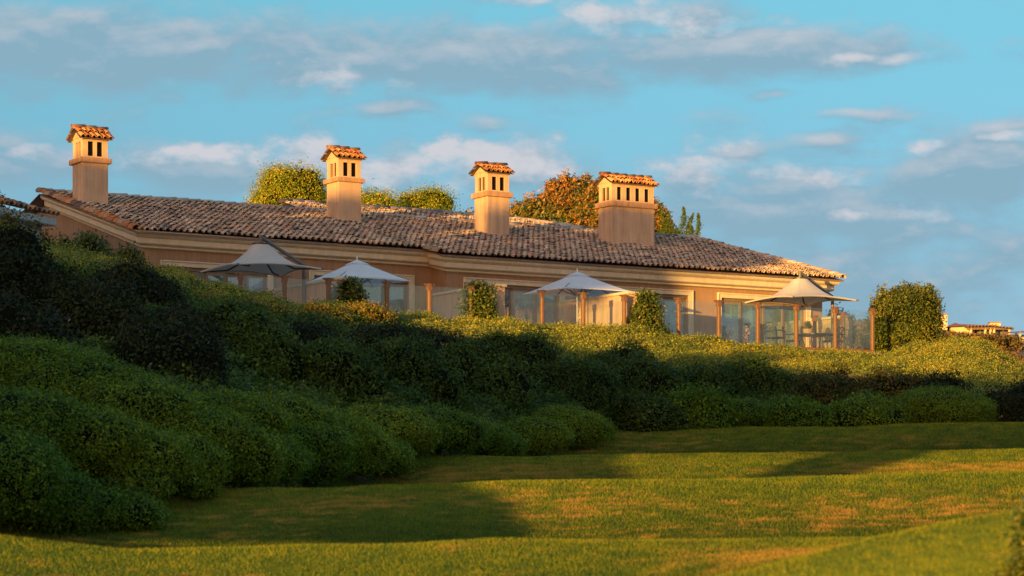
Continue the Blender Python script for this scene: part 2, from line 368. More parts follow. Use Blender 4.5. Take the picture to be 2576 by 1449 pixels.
Zg += waves(XX, YY, 3, 5.0, .025) * np.clip((70 - YY) / 20, 0, 1) + waves(XX, YY, 4, 1.3, .008)

def zg(x, y):
    x = np.asarray(x, float); y = np.asarray(y, float)
    u = CX + FPX * x / np.maximum(y, .1)
    iu = np.clip(np.interp(u, GU, np.arange(len(GU))), 0, len(GU) - 1.001); iy = np.clip(np.interp(y, GY, np.arange(len(GY))), 0, len(GY) - 1.001)
    a = iu.astype(int); b = iy.astype(int); fa = iu - a; fb = iy - b
    return (Zg[a, b]*(1-fa)*(1-fb) + Zg[a+1, b]*fa*(1-fb) + Zg[a, b+1]*(1-fa)*fb + Zg[a+1, b+1]*fa*fb)

nu, ny = len(GU), len(GY)
idx = np.arange(nu * ny).reshape(nu, ny)
quads = np.stack([idx[:-1, :-1], idx[1:, :-1], idx[1:, 1:], idx[:-1, 1:]], -1)
isl = (YY[:-1, :-1] < YB_u[:-1, None] + .3)
gv = np.stack([XX, YY, Zg], -1).reshape(-1, 3)
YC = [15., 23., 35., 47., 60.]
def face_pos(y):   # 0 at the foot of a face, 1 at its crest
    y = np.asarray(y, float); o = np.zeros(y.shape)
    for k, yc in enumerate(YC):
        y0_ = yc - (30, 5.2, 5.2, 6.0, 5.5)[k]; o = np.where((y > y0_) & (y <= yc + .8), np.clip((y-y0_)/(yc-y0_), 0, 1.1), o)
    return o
def sub_mesh(name, q, mat):
    used, inv = np.unique(q, return_inverse=True)
    return np_mesh(name, gv[used], inv.reshape(q.shape), mat, smooth=True)
lawn_me = sub_mesh('lawn', quads[isl], M['lawn'])
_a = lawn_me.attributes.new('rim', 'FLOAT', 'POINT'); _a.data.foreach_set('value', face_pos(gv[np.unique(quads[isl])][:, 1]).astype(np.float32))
tag(link('lawn', lawn_me), 'rolling mown golf lawn', None, None, 'structure')
tag(link('hillside', sub_mesh('hillside', quads[~isl], M['soil'])), 'planted bank below the terrace', None, None, 'structure')
bg = MB(); bg.add([(-3000, -3000, -2.1), (3000, -3000, -2.1), (3000, 6000, -2.1), (-3000, 6000, -2.1)], [(0, 1, 2, 3)])
tag(bg.build('ground', M['ground']), 'ground', None, None, 'structure')

# ------------------------------------------------------------------ foliage tools
def unit(a): return a / np.maximum(np.linalg.norm(a, axis=-1, keepdims=True), 1e-9)
def leaf_quads(P, Nn, size, aspect=.5, tilt=.8, r=rng):
    n = len(P); nn = unit(Nn + r.normal(size=(n, 3)) * tilt)
    t = unit(np.cross(nn, r.normal(size=(n, 3)))); b = np.cross(nn, t)
    s = (size * r.uniform(.65, 1.35, n))[:, None]
    V = np.stack([P - t*s*.5, P + b*s*aspect*.5, P + t*s*.5, P - b*s*aspect*.5], 1).reshape(-1, 3)
    return V, np.arange(4*n).reshape(n, 4)

def lump(D, seed, f=2.2, amp=.16):
    r_ = np.random.default_rng(seed); z = np.zeros(len(D))
    for k, a in ((f, 1.), (f*2.1, .55), (f*4.3, .3)):
        for _ in range(3):
            w = unit(r_.normal(size=3)) * k; z += a * np.sin(D @ w * 1.6 + r_.uniform(0, 6.28)) / 2.2
    return 1 + amp * z

def crown_points(c, rad, n, seed, zmin=-.5, f=2.2, amp=.16, per=10, spread=.09, shell=.1, power=2.0):
    """leaf positions in small sprigs over a lumpy closed crown; returns P, N, var"""
    r_ = np.random.default_rng(seed); m = max(4, n // per)
    D = unit(r_.normal(size=(int(m * 2.2), 3))); D = D[D[:, 2] > zmin][:m]
    if power != 2.0: Dn = D / (np.abs(D) ** power).sum(1, keepdims=True) ** (1 / power)
    else: Dn = D
    k = lump(D, seed, f, amp) * (1 - np.abs(r_.normal(size=len(D))) * shell)
    st = r_.uniform(0, 1, len(D)) < .07; k = k + st * r_.exponential(.055, len(D))     # stray shoots
    S = Dn * k[:, None]; rad = np.asarray(rad, float)
    P = c + S * rad
    P = np.repeat(P, per, 0) + r_.normal(size=(len(P)*per, 3)) * spread
    Nn = np.repeat(unit(D / rad), per, 0)
    var = np.clip(np.repeat(np.clip(r_.normal(.5, .2, len(D)), 0, 1), per) + r_.normal(0, .16, len(P)), 0, .965); var[r_.uniform(0, 1, len(var)) < .0035] = 1
    return P, Nn, var

def core_mesh(c, rad, seed, zmin=-.6, f=2.2, amp=.16, k=.86, n=20, power=2.0):
    th = np.linspace(0, 2*math.pi, n*2, endpoint=False); ph = np.linspace(-math.pi/2, math.pi/2, n)
    T, Pp = np.meshgrid(th, ph); D = np.stack([np.cos(Pp)*np.cos(T), np.cos(Pp)*np.sin(T), np.sin(Pp)], -1).reshape(-1, 3)
    D[:, 2] = np.maximum(D[:, 2], zmin)
    Dn = D if power == 2.0 else D / (np.abs(D) ** power).sum(1, keepdims=True) ** (1 / power)
    V = c + Dn * (lump(unit(D), seed, f, amp) * k)[:, None] * np.asarray(rad)
    q = []
    for i in range(n-1):
        for j in range(2*n):
            q.append((i*2*n+j, i*2*n+(j+1) % (2*n), (i+1)*2*n+(j+1) % (2*n), (i+1)*2*n+j))
    return V, np.array(q)

def foliage_mesh(name, lobes, mat, leaf, aspect=.5, tilt=.8, seed=0, zmin=-.5, f=2.2, amp=.16, per=10, spread=.09, shell=.1, density=3.0, ground=False, core=True, core_k=.84, power=2.0, origin=None):
    """lobes: list of (centre, radii). one mesh of leaves around a near-black core that paints the gaps as shade"""
    Vs, Fs, var, mi = [], [], [], []; k = 0
    r_ = np.random.default_rng(seed + 99)
    for q, (c, rad) in enumerate(lobes):
        c = np.asarray(c, float); rad = np.asarray(rad, float)
        area = 4*math.pi*(((rad[0]*rad[1])**1.6 + (rad[0]*rad[2])**1.6 + (rad[1]*rad[2])**1.6)/3)**(1/1.6) * (.5 - zmin/2)
        n = int(area * density / (leaf*leaf*aspect*.6))
        P, Nn, va = crown_points(c, rad, n, seed*31+q, zmin, f, amp, per, spread, shell, power)
        if ground:
            ok = P[:, 2] > zg(P[:, 0], P[:, 1]) - .05; P, Nn, va = P[ok], Nn[ok], va[ok]
        if len(P) == 0: continue
        V, Fq = leaf_quads(P, Nn, leaf, aspect, tilt, r_)
        Vs.append(V); Fs.append(Fq + k); k += len(V); var.append(va); mi.append(np.zeros(len(Fq), int))
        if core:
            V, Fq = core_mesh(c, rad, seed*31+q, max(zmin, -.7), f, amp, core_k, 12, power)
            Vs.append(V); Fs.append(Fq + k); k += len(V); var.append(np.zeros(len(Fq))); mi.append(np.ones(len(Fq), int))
    V = np.concatenate(Vs)
    if origin is not None: V = V - np.asarray(origin)
    return np_mesh(name, V, np.concatenate(Fs), [mat, M['core']], np.concatenate(var), np.concatenate(mi))

def y_on_bank(u, v):
    ys = np.arange(np.interp(u, UB, YB), float(y_top(np.array(float(u)))) + .2, .1)
    zz = zg(ys * (u - CX) / FPX, ys); vv = HZ - zz * FPX / ys
    hit = np.nonzero(vv <= v)[0]
    return ys[hit[0]] if len(hit) else ys[-1]

def shrub(u, vbase, w, h, mat, label, leaf=.075, seed=1, group=None, depth=.8, name='shrub', cat='shrub', lean=0.0, y=None, amp=.17, f=2.4, density=2.6, lobes=3):
    y = y or y_on_bank(u, vbase)
    px = y / FPX; x = (u - CX) * px; z0 = float(zg(x, y))
    r_ = np.random.default_rng(seed); rx = w * .5 * px; rz = h * px
    L = [((x, y, z0 + rz*.12), (rx*.82, rx*depth, rz*.88))]
    for i in range(lobes):
        a = r_.uniform(0, 6.28); k = r_.uniform(.4, .62)
        ox, oy = math.cos(a)*rx*.55, math.sin(a)*rx*depth*.5 - rx*.1
        zz = float(zg(x+ox, y+oy))
        L.append(((x+ox, y+oy, max(zz, z0 - rz*.3) + rz*.08 + lean*ox), (rx*k, rx*depth*k, rz*r_.uniform(.6, .85))))
    base = Vector((x, y, z0))
    me = foliage_mesh(name, L, mat, leaf, .5, .9, seed, -.35, f, amp, 10, leaf*1.1, .08, density, True, True, .86, 2.0, base)
    return tag(link(name, me, None, base), label, cat, group)

# ------------------------------------------------------------------ barrel tiles
def tiles(O, D, S, U, r, Lh, lift=.02, segs=5, lip=.78, taper=.88):
    """half-round tiles: O lower end centre, D up-slope direction, S side, U normal; all (n,3)"""
    n = len(O); ang = np.linspace(0, math.pi, segs + 1)
    def ring(base, rad): return base[:, None, :] + (np.cos(ang)[None, :, None]*S[:, None, :] + np.sin(ang)[None, :, None]*U[:, None, :]) * np.reshape(rad, (-1, 1, 1))
    rr = np.broadcast_to(r, (n,)).astype(float)
    a = ring(O + U*lift, rr); b = ring(O + D*np.reshape(Lh, (-1, 1)), rr*taper); c = ring(O + U*lift, rr*lip); d = ring(O + U*lift + D*.12, rr*lip)
    V = np.stack([a, b, c, d], 1).reshape(-1, 3); m = segs + 1
    base = (np.arange(n) * 4 * m)[:, None]; F = []
    for j in range(segs):
        F += [np.stack([base[:,0]+j, base[:,0]+j+1, base[:,0]+m+j+1, base[:,0]+m+j], 1),
              np.stack([base[:,0]+j+1, base[:,0]+j, base[:,0]+2*m+j, base[:,0]+2*m+j+1], 1),
              np.stack([base[:,0]+2*m+j+1, base[:,0]+2*m+j, base[:,0]+3*m+j, base[:,0]+3*m+j+1], 1)]
    return V, np.stack(F, 1).reshape(-1, 4), 3*segs

def tile_field(s0, s1, dlo, dhi, plane, w=.205, ex=.335, r=.088, seed=1, clip=None, sag=.02):
    """tiles and pans over a slope rising with d; plane(s,d)->h.  clip(s,d)->bool keeps a tile"""
    r_ = np.random.default_rng(seed); ns = max(1, int(round((s1-s0)/w))); w = (s1-s0)/ns; nd = int(math.ceil((dhi-dlo)/ex))
    I, J = np.meshgrid(np.arange(ns), np.arange(nd), indexing='ij'); s = s0 + (I.ravel()+.5)*w; d = dlo + J.ravel()*ex
    keep = np.ones(len(s), bool) if clip is None else clip(s, d + ex*.4)
    s, d = s[keep], d[keep]; n = len(s); sl = plane(0, 1) - plane(0, 0); cs = 1/math.hypot(1, sl)
    s2 = s + r_.normal(0, .010, n); d2 = d + r_.normal(0, .014, n); d2[d <= dlo + .01] = dlo + r_.normal(0, .008, (d <= dlo+.01).sum())
    und = sag * np.sin(s2*1.9 + d2*.8) * .5 + sag*.6*np.sin(s2*5.1 - d2*2.2)
    O = np.stack([s2, d2, plane(s2, d2) + und], 1); yaw = r_.normal(0, .025, n)
    D = unit(np.stack([yaw, np.full(n, cs), np.full(n, cs*sl)], 1)); S = unit(np.stack([np.full(n, 1.), -yaw, np.zeros(n)], 1)); U = np.cross(S, D)
    V, F, k = tiles(O, D, S, U, r*r_.uniform(.94, 1.05, n), np.full(n, ex*1.16), .040 + np.abs(r_.normal(0, .012, n))[:, None])
    var = np.repeat(r_.uniform(0, 1, n), k); mi = np.zeros(len(F), int)
    # pans between the barrels, stepped course by course
    s3 = np.concatenate([s - w/2, s[s > s1 - w] + w/2 - .02]); d3 = np.concatenate([d, d[s > s1 - w]]); n3 = len(s3); h = w*.34
    lo = plane(s3, d3) + .040; hi = plane(s3, np.minimum(d3+ex*1.05, dhi)) + .008; e = np.minimum(d3 + ex*1.05, dhi)
    PV = np.stack([np.stack([s3-h, d3, lo+.03], 1), np.stack([s3, d3, lo-.012], 1), np.stack([s3+h, d3, lo+.03], 1),
                   np.stack([s3-h, e, hi+.03], 1), np.stack([s3, e, hi-.012], 1), np.stack([s3+h, e, hi+.03], 1)], 1).reshape(-1, 3)
    b = np.arange(n3)*6 + len(V); PF = np.concatenate([np.stack([b, b+1, b+4, b+3], 1), np.stack([b+1, b+2, b+5, b+4], 1)])
    pv = np.tile(r_.uniform(0, 1, n3), 2)
    return np.concatenate([V, PV]), np.concatenate([F, PF]), np.concatenate([var, pv]), np.concatenate([mi, np.ones(len(PF), int)])

def tile_line(p0, p1, r, Lh, seed, up=(0, 0, 1), lap=1.18, step=0.012):
    """a row of big barrel tiles laid end to end from p0 (low) to p1"""
    r_ = np.random.default_rng(seed); p0, p1 = np.array(p0, float), np.array(p1, float); T = np.linalg.norm(p1-p0); n = max(1, int(round(T/Lh))); l = T/n
    d = (p1-p0)/T; s = unit(np.cross(d, np.array(up, float))); u = np.cross(s, d)
    O = p0 + d*(np.arange(n)*l)[:, None] + r_.normal(0, .007, (n, 3)); 
    D = unit(d + r_.normal(0, .014, (n, 3))); S = np.repeat(s[None], n, 0); U = np.repeat(u[None], n, 0)
    V, F, k = tiles(O, D, S, U, r*r_.uniform(.96, 1.05, n), np.full(n, l*lap), .02, 7)
    return V, F, np.repeat(r_.uniform(0, 1, n), k)

def join_tiles(items):
    Vs, Fs, va, k = [], [], [], 0
    for V, F, v in items:
        Vs.append(V); Fs.append(F + k); va.append(v); k += len(V)
    return np.concatenate(Vs), np.concatenate(Fs), np.concatenate(va)

# ------------------------------------------------------------------ the villa (local frame: s along the front, d into the house, h above floor)
house = empty('villa', loc(0, 0, 0), 'long single storey stucco villa with mottled clay tile roof and four tall chimneys', 'house', None, TH)
PITCH = .25
def plane(s, d): return 2.74 + PITCH * (np.asarray(d, float) - 3.5)
S0, SJ, S1 = -19.75, -10.12, 5.5
DR, DL, DRG = 3.5, 4.37, 12.3
WL, WR = 4.87, 4.0            # wall planes, left and right wing
SWL, SWJ, SWR = -19.3, -9.65, 4.95
a1 = tile_field(S0 + .1, SJ + .02, DL, DRG, plane, seed=1)
a2 = tile_field(SJ + .06, S1 - .1, DR, DRG, plane, seed=2)
V = np.concatenate([a1[0], a2[0]]); F = np.concatenate([a1[1], a2[1] + len(a1[0])])
roof = link('roof', np_mesh('roof', V, F, [M['tile'], M['pan']], np.concatenate([a1[2], a2[2]]), np.concatenate([a1[3], a2[3]])), house)
rb = MB()   # boarding under the tiles, front and back slope
for (sa, sb, dl) in ((S0, SJ, DL), (SJ, S1, DR)):
    hl, hr = float(plane(0, dl)) - .035, float(plane(0, DRG)) - .035
    rb.add([(sa, dl+.02, hl), (sb, dl+.02, hl), (sb, DRG, hr), (sa, DRG, hr), (sa, dl+.02, hl-.05), (sb, dl+.02, hl-.05), (sb, DRG, hr-.05), (sa, DRG, hr-.05)],
           [(0,1,2,3), (4,7,6,5), (0,4,5,1), (0,3,7,4), (1,5,6,2)])
hr = float(plane(0, DRG)) - .035
rb.add([(S0, DRG, hr), (S1, DRG, hr), (S1, 2*DRG-DL, hr - PITCH*(DRG-DL)), (S0, 2*DRG-DL, hr - PITCH*(DRG-DL))], [(0, 1, 2, 3)])
rb.build('roof_boarding', M['pan'], roof)
rl = join_tiles([tile_line((S1+.05, DRG, hr+.05), (S0, DRG, hr+.05), .135, .42, 5)])
link('ridge_tiles', np_mesh('ridge_tiles', *rl[:2], M['tile'], rl[2]), roof)
def rake(s, d0, seed, side):
    return tile_line((s, d0, float(plane(0, d0))+.02), (s, DRG+.1, float(plane(0, DRG+.1))+.03), .15, .40, seed)
rl = join_tiles([rake(S0+.04, DL, 6, -1)])
link('rake_tiles', np_mesh('rake_tiles', *rl[:2], M['tile_rake'], rl[2]), roof)
rl = join_tiles([tile_line((SJ-.03, DR, 2.76), (SJ-.03, DL+.02, 2.74+PITCH*.9), .135, .44, 7)])
link('rake_tiles', np_mesh('rake_tiles', *rl[:2], M['tile_rake'], rl[2]), roof)
rl = join_tiles([rake(S1-.05, DR, 8, 1)])
link('rake_tiles', np_mesh('rake_tiles', *rl[:2], M['tile'], rl[2]), roof)

# raised roof behind the main ridge
RD = 14.2; s_a, s_b = sd(737, 13.4), sd(1318, 13.4)
def plane2(s, d): return 4.93 + .27 * (np.asarray(d, float) - 12.25)
def clip2(s, d): return (s < s_b + (RD - d) * 1.15)
f2 = tile_field(s_a, s_b + 2.2, 12.1, RD, plane2, seed=9, clip=clip2)
rear = link('rear_roof', np_mesh('rear_roof', f2[0], f2[1], [M['tile'], M['pan']], f2[2], f2[3]), house)
hz_ = float(plane2(0, RD))
r2 = join_tiles([tile_line((s_b, RD, hz_+.03), (s_a-.1, RD, hz_+.03), .13, .42, 10), tile_line((s_b+2.3, 12.25, 4.98), (s_b, RD, hz_+.03), .13, .42, 11)])
link('ridge_tiles', np_mesh('ridge_tiles', *r2[:2], M['tile'], r2[2]), rear)
MB().add([(s_a, 12.1, 4.86), (s_b+2.4, 12.1, 4.86), (s_b, RD, hz_-.03), (s_a, RD, hz_-.03), (s_a, 16.5, 4.3), (s_b+2, 16.5, 4.3)], [(0,1,2,3), (3,2,5,4)]).build('roof_boarding', M['pan'], rear)

# walls with real openings
def wall_with_openings(mb, x0, x1, y, th, z0, z1, ops):
    xs = sorted({x0, x1, *[o[0] for o in ops], *[o[1] for o in ops]}); zs = sorted({z0, z1, *[o[2] for o in ops], *[o[3] for o in ops]})
    for i in range(len(xs)-1):
        for j in range(len(zs)-1):
            cx, cz = (xs[i]+xs[i+1])/2, (zs[j]+zs[j+1])/2
            if any(o[0] < cx < o[1] and o[2] < cz < o[3] for o in ops): continue
            mb.add([(xs[i], y, zs[j]), (xs[i+1], y, zs[j]), (xs[i+1], y, zs[j+1]), (xs[i], y, zs[j+1])], [(0, 1, 2, 3)])
    for a, b, c, d in ops:
        mb.add([(a,y,c),(a,y,d),(a,y+th,d),(a,y+th,c)], [(0,1,2,3)]); mb.add([(b,y,c),(b,y,d),(b,y+th,d),(b,y+th,c)], [(3,2,1,0)])
        mb.add([(a,y,d),(b,y,d),(b,y+th,d),(a,y+th,d)], [(0,1,2,3)])
DOORH = 1.98
op1 = (sd(415, WL), sd(672, WL), -.3, 2.02); op2 = (sd(789, WL), sd(1028, WL), -.3, 2.0)
op3 = (sd(1176, WR), sd(1407, WR), -.3, 1.94); op3b = (sd(1490, WR), sd(1731, WR), -.3, 1.94); op4 = (sd(1814, WR), sd(2027, WR), -.3, 1.93)
w1 = MB(); wall_with_openings(w1, SWL, SWJ, WL, .22, -.4, 2.9, [op1, op2]); w1.build('wall', M['stucco'], house)
w2 = MB(); wall_with_openings(w2, SWJ, SWR, WR, .22, -.4, 2.7, [op3, op3b, op4])
w2.add([(SWJ, WR, -.4), (SWJ, WL+.3, -.4), (SWJ, WL+.3, 2.9), (SWJ, WR, 2.7)], [(0, 1, 2, 3)])
w2.add([(SWR, WR, -.4), (SWR, DRG, -.4), (SWR, DRG, 4.85), (SWR, WR, 2.78)], [(0, 1, 2, 3)])
w2.add([(SWR, DRG, -.4), (SWR, 20, -.4), (SWR, 20, 2.8), (SWR, DRG, 4.85)], [(0, 1, 2, 3)])
w2.build('wall', M['stucco'], house)
g1 = MB(); g1.add([(SWL, WL, -.4), (SWL, DRG, -.4), (SWL, DRG, 4.84), (SWL, WL, 2.98)], [(0, 3, 2, 1)])
g1.add([(SWL, DRG, -.4), (SWL, 20, -.4), (SWL, 20, 2.9), (SWL, DRG, 4.84)], [(0, 3, 2, 1)])
g1.build('gable_wall', M['stucco'], house)

# moulded cornice: profile (out, down) swept round the corners
PROF = [(.40, 0), (.41, -.02), (.41, -.12), (.385, -.15), (.33, -.185), (.29, -.20), (.285, -.21), (.285, -.345), (.26, -.37), (.16, -.40), (.13, -.41), (.13, -.46), (.06, -.48), (0.0, -.49)]
def sweep(path, name, mat, prof=PROF, parent=house):
    P = [Vector(p) for p in path]; nrm = []
    for i in range(len(P)-1):
        t = P[i+1]-P[i]; t.z = 0; t.normalize(); nrm.append(Vector((t.y, -t.x, 0)))
    vs, fs = [], []; k = len(prof)
    for i, p in enumerate(P):
        if i == 0: m = nrm[0]
        elif i == len(P)-1: m = nrm[-1]
        else:
            m = nrm[i-1] + nrm[i]; m = m / max(m.dot(nrm[i]), .2)
        for o, z in prof: vs.append(tuple(p + m*o + Vector((0, 0, z))))
    for i in range(len(P)-1):
        for j in range(k-1): fs.append((i*k+j, i*k+j+1, (i+1)*k+j+1, (i+1)*k+j))
        fs.append((i*k+k-1, i*k, (i+1)*k, (i+1)*k+k-1))
    fs.append(tuple(range(k))); fs.append(tuple((len(P)-1)*k + j for j in range(k))[::-1])
    mb = MB(); mb.add(vs, fs); return mb.build(name, mat, parent)
HL, HR = 2.93, 2.715
sweep([(SWL, DRG, 4.90), (SWL, WL, HL+.05), (SWJ-.002, WL, HL)], 'cornice', M['trim'])
sweep([(SWJ, WL-.001, HL-.003), (SWJ, WR, HR), (SWR, WR, HR), (SWR, WR+.75, HR)], 'cornice', M['trim'])

# doors
def doorset(op, y, panes, seed, shade=None):
    a, b, c, d = op; r_ = np.random.default_rng(seed); t = .17
    tb = MB()
    for (x0, x1, z0, z1) in ((a-t, a, c, d+t), (b, b+t, c, d+t), (a, b, d, d+t)):
        tb.box(x0, x1, y-.05, y-.002, z0, z1)
    for (x0, x1, z0, z1) in ((a-t, a-t+.045, c, d+t), (b+t-.045, b+t, c, d+t), (a-t+.045, b+t-.045, d+t-.045, d+t)):
        tb.box(x0, x1, y-.085, y-.05, z0, z1)
    tb.build('door_surround', M['trim'], house, bevel=.008)
    ib = MB(); y1 = y+.2
    ib.add([(a-.6, y1+2.6, c), (b+.6, y1+2.6, c), (b+.6, y1+2.6, d+.3), (a-.6, y1+2.6, d+.3), (a-.6, y1, c), (b+.6, y1, c), (b+.6, y1, d+.3), (a-.6, y1, d+.3)],
           [(0,1,2,3), (0,3,7,4), (1,5,6,2), (3,2,6,7), (0,4,5,1)])
    ib.build('interior', M['interior'], house)
    n = panes; w = (b-a)/n
    fb0 = MB(); fb0.box(a, b, y+.05, y+.17, d-.09, d); fb0.build('door_head', M['frame'], house)
    for i in range(n):
        x0, x1 = a+i*w+.004, a+(i+1)*w-.004; yy = y+.07 + (.05 if i % 2 else 0); st = .085
        fb = MB(); fb.box(x0, x0+st, yy, yy+.045, c, d-.095); fb.box(x1-st, x1, yy, yy+.045, c, d-.095); fb.box(x0+st, x1-st, yy+.002, yy+.043, d-.095-.10, d-.095); fb.box(x0+st, x1-st, yy+.002, yy+.043, c, c+.25)
        f = fb.build('sliding_door', M['frame'], house)
        MB().box(x0+st, x1-st, yy+.018, yy+.026, c+.25, d-.195).build('glass_pane', M['pane'], f)
    return a, b, c, d, w
def curtain(x0, x1, y, c, d):
    n = max(6, int((x1-x0)/.05)); vs, fs = [], []
    for i in range(n+1):
        x = x0+(x1-x0)*i/n; yy = y + .03*math.sin(i*1.9) + .012*math.sin(i*.7+x)
        vs += [(x, yy, c), (x, yy, d)]
        if i: fs.append((2*i-2, 2*i, 2*i+1, 2*i-1))
    MB().add(vs, fs).build('curtain', M['curtain'], house, smooth=True)
doorset(op1, WL, 5, 1); curtain(op1[0]+1.6, op1[1]-.1, WL+.32, -.3, 1.95)
doorset(op2, WL, 4, 2); curtain(op2[0]+.9, op2[0]+2.0, WL+.32, -.3, 1.95); curtain(op2[1]-.9, op2[1], WL+.32, -.3, 1.95)
doorset(op3, WR, 4, 3); curtain(op3[0]+.6, op3[0]+1.0, WR+.32, -.3, 1.95); curtain(op3[0]+2.0, op3[1]-.05, WR+.34, -.3, 1.95)
doorset(op3b, WR, 4, 4); curtain(op3b[1]-1.2, op3b[1]-.05, WR+.34, -.3, 1.95); curtain(op3b[0]+.1, op3b[0]+.9, WR+.34, -.3, 1.95)
doorset(op4, WR, 4, 5); curtain(op4[0]+.05, op4[0]+1.55, WR+.34, -.3, 1.95); curtain(op4[1]-.5, op4[1]-.02, WR+.34, -.3, 1.95)

# chimneys (part > ledge, lantern, tile_cap)
def chimney(s_right, d0, width, bb, bt, ev, rg, nside, nfront, seed):
    s0, s1 = s_right - width, s_right; dep = .86; d1 = d0 + dep; h0 = float(plane(0, d0)) - .12
    cb = MB(); cb.box(s0, s1, d0, d1, h0, bb + .02)
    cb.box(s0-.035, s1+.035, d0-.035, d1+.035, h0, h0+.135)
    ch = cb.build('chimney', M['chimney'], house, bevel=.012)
    lb = MB(); o = .09; lb.box(s0-o, s1+o, d0-o, d1+o, bb, bt); lb.build('ledge', M['ledge'], ch, bevel=.012)
    i = .015; x0, x1, y0, y1 = s0+i, s1-i, d0+i, d1-i; tw = .06
    ov = .12; rp = (rg-.09-ev)/(dep/2+ov); wt = ev + rp*(ov+i) - .012
    b = MB(); ow, zo0, zo1 = .185, bt+.05, min(bt+.50, ev-.06)
    def wall(p0, p1, nin, n):
        L_ = ((p1[0]-p0[0])**2 + (p1[1]-p0[1])**2) ** .5; dx, dy = (p1[0]-p0[0])/L_, (p1[1]-p0[1])/L_
        pad = .11; cs = [pad + (L_-2*pad)*(k+.5)/n for k in range(n)]; xs = [0]
        for c_ in cs: xs += [c_-ow/2, c_+ow/2]
        xs.append(L_)
        def bx(u0, u1, z0, z1):
            q = [(p0[0]+dx*u+nin[0]*w, p0[1]+dy*u+nin[1]*w) for u, w in ((u0, 0), (u1, 0), (u1, tw), (u0, tw))]
            b.add([(*p, z0) for p in q] + [(*p, z1) for p in q], [(0,3,2,1),(4,5,6,7),(0,1,5,4),(1,2,6,5),(2,3,7,6),(3,0,4,7)])
        bx(0, L_, bt, zo0); bx(0, L_, zo1, wt)
        for k in range(0, len(xs), 2): bx(xs[k], xs[k+1], zo0, zo1)
    wall((x0, y0), (x1, y0), (0, 1), nfront); wall((x0, y1), (x1, y1), (0, -1), nfront)
    wall((x0, y0+tw), (x0, y1-tw), (1, 0), nside); wall((x1, y0+tw), (x1, y1-tw), (-1, 0), nside)
    dm = (d0+d1)/2
    for x in (x0-.02, x1-.06):   # pediments
        b.add([(x, y0, wt), (x, y1, wt), (x, dm, wt+rp*dep/2*.93), (x+.08, y0, wt), (x+.08, y1, wt), (x+.08, dm, wt+rp*dep/2*.93)], [(0,1,2),(3,5,4),(0,2,5,3),(1,4,5,2),(0,3,4,1)])
    b.box(x0-.03, x1+.03, y0-.035, y0-.002, ev-.03, ev+.04); b.box(x0-.03, x1+.03, y1+.002, y1+.035, ev-.03, ev+.04)
    b.build('lantern', M['chimney'], ch)
    MB().box(x0+tw+.05, x1-tw-.05, y0+tw+.05, y1-tw-.05, bt-.05, ev-.02).build('flue', M['dark'], ch)  # dark block enlarged so the lantern openings look shaded
    pl = lambda s, d: ev + .01 + rp * (np.asarray(d, float) - (d0-ov))
    q = tile_field(s0-ov, s1+ov, d0-ov, dm, pl, .185, .30, .078, seed, None, .004)
    V2 = q[0].copy(); V2[:, 1] = 2*dm - V2[:, 1]
    rl = tile_line((s1+ov+.02, dm, rg-.05), (s0-ov-.02, dm, rg-.05), .10, .36, seed+3)
    n1 = len(q[0]); V = np.concatenate([q[0], V2, rl[0]]); F_ = np.concatenate([q[1], q[1][:, ::-1]+n1, rl[1]+2*n1])
    bo = len(V); zl, zh = ev-.004, ev-.004+rp*(dep/2+ov)
    BV = np.array([(s0-ov, y0-ov, zl), (s1+ov, y0-ov, zl), (s1+ov, dm, zh), (s0-ov, dm, zh), (s1+ov, y1+ov, zl), (s0-ov, y1+ov, zl)])
    BF = np.array([(0,1,2,3), (3,2,4,5)]) + bo
    link('tile_cap', np_mesh('tile_cap', np.concatenate([V, BV]), np.concatenate([F_, BF]), [M['tile_orange'], M['pan']],
         np.concatenate([q[2], q[2], rl[2], [.1, .2]]), np.concatenate([q[3], q[3], np.zeros(len(rl[1]), int), [1, 1]])), ch)
    return ch
f_ = FLOOR
chimney(-18.50, 9.62, .84, 10.90-f_, 11.06-f_, 11.62-f_, 12.06-f_, 2, 2, 21)
chimney(-9.66, 9.70, .84, 10.95-f_, 11.09-f_, 11.70-f_, 12.12-f_, 2, 2, 22)
chimney(-4.58, 8.72, .86, 10.70-f_, 10.87-f_, 11.48-f_, 11.86-f_, 2, 2, 23)
chimney(1.22, 8.60, 1.77, 10.68-f_, 10.86-f_, 11.46-f_, 11.85-f_, 2, 4, 24)
sv = sd(1128, 11.8); hv = float(plane(0, 11.8))
MB().tube([(sv, 11.8, hv-.1), (sv, 11.8, hv+.2)], .06, 10).build('vent_pipe', M['chimney'], house)

# terrace slab
tb = MB(); tb.box(-26, 4.2, -.12, 22, -.7, -.02)
tag(tb.build('terrace', M['paving'], None, loc(0, 0, 0), TH), 'paved terrace in front of the villa', None, None, 'structure')

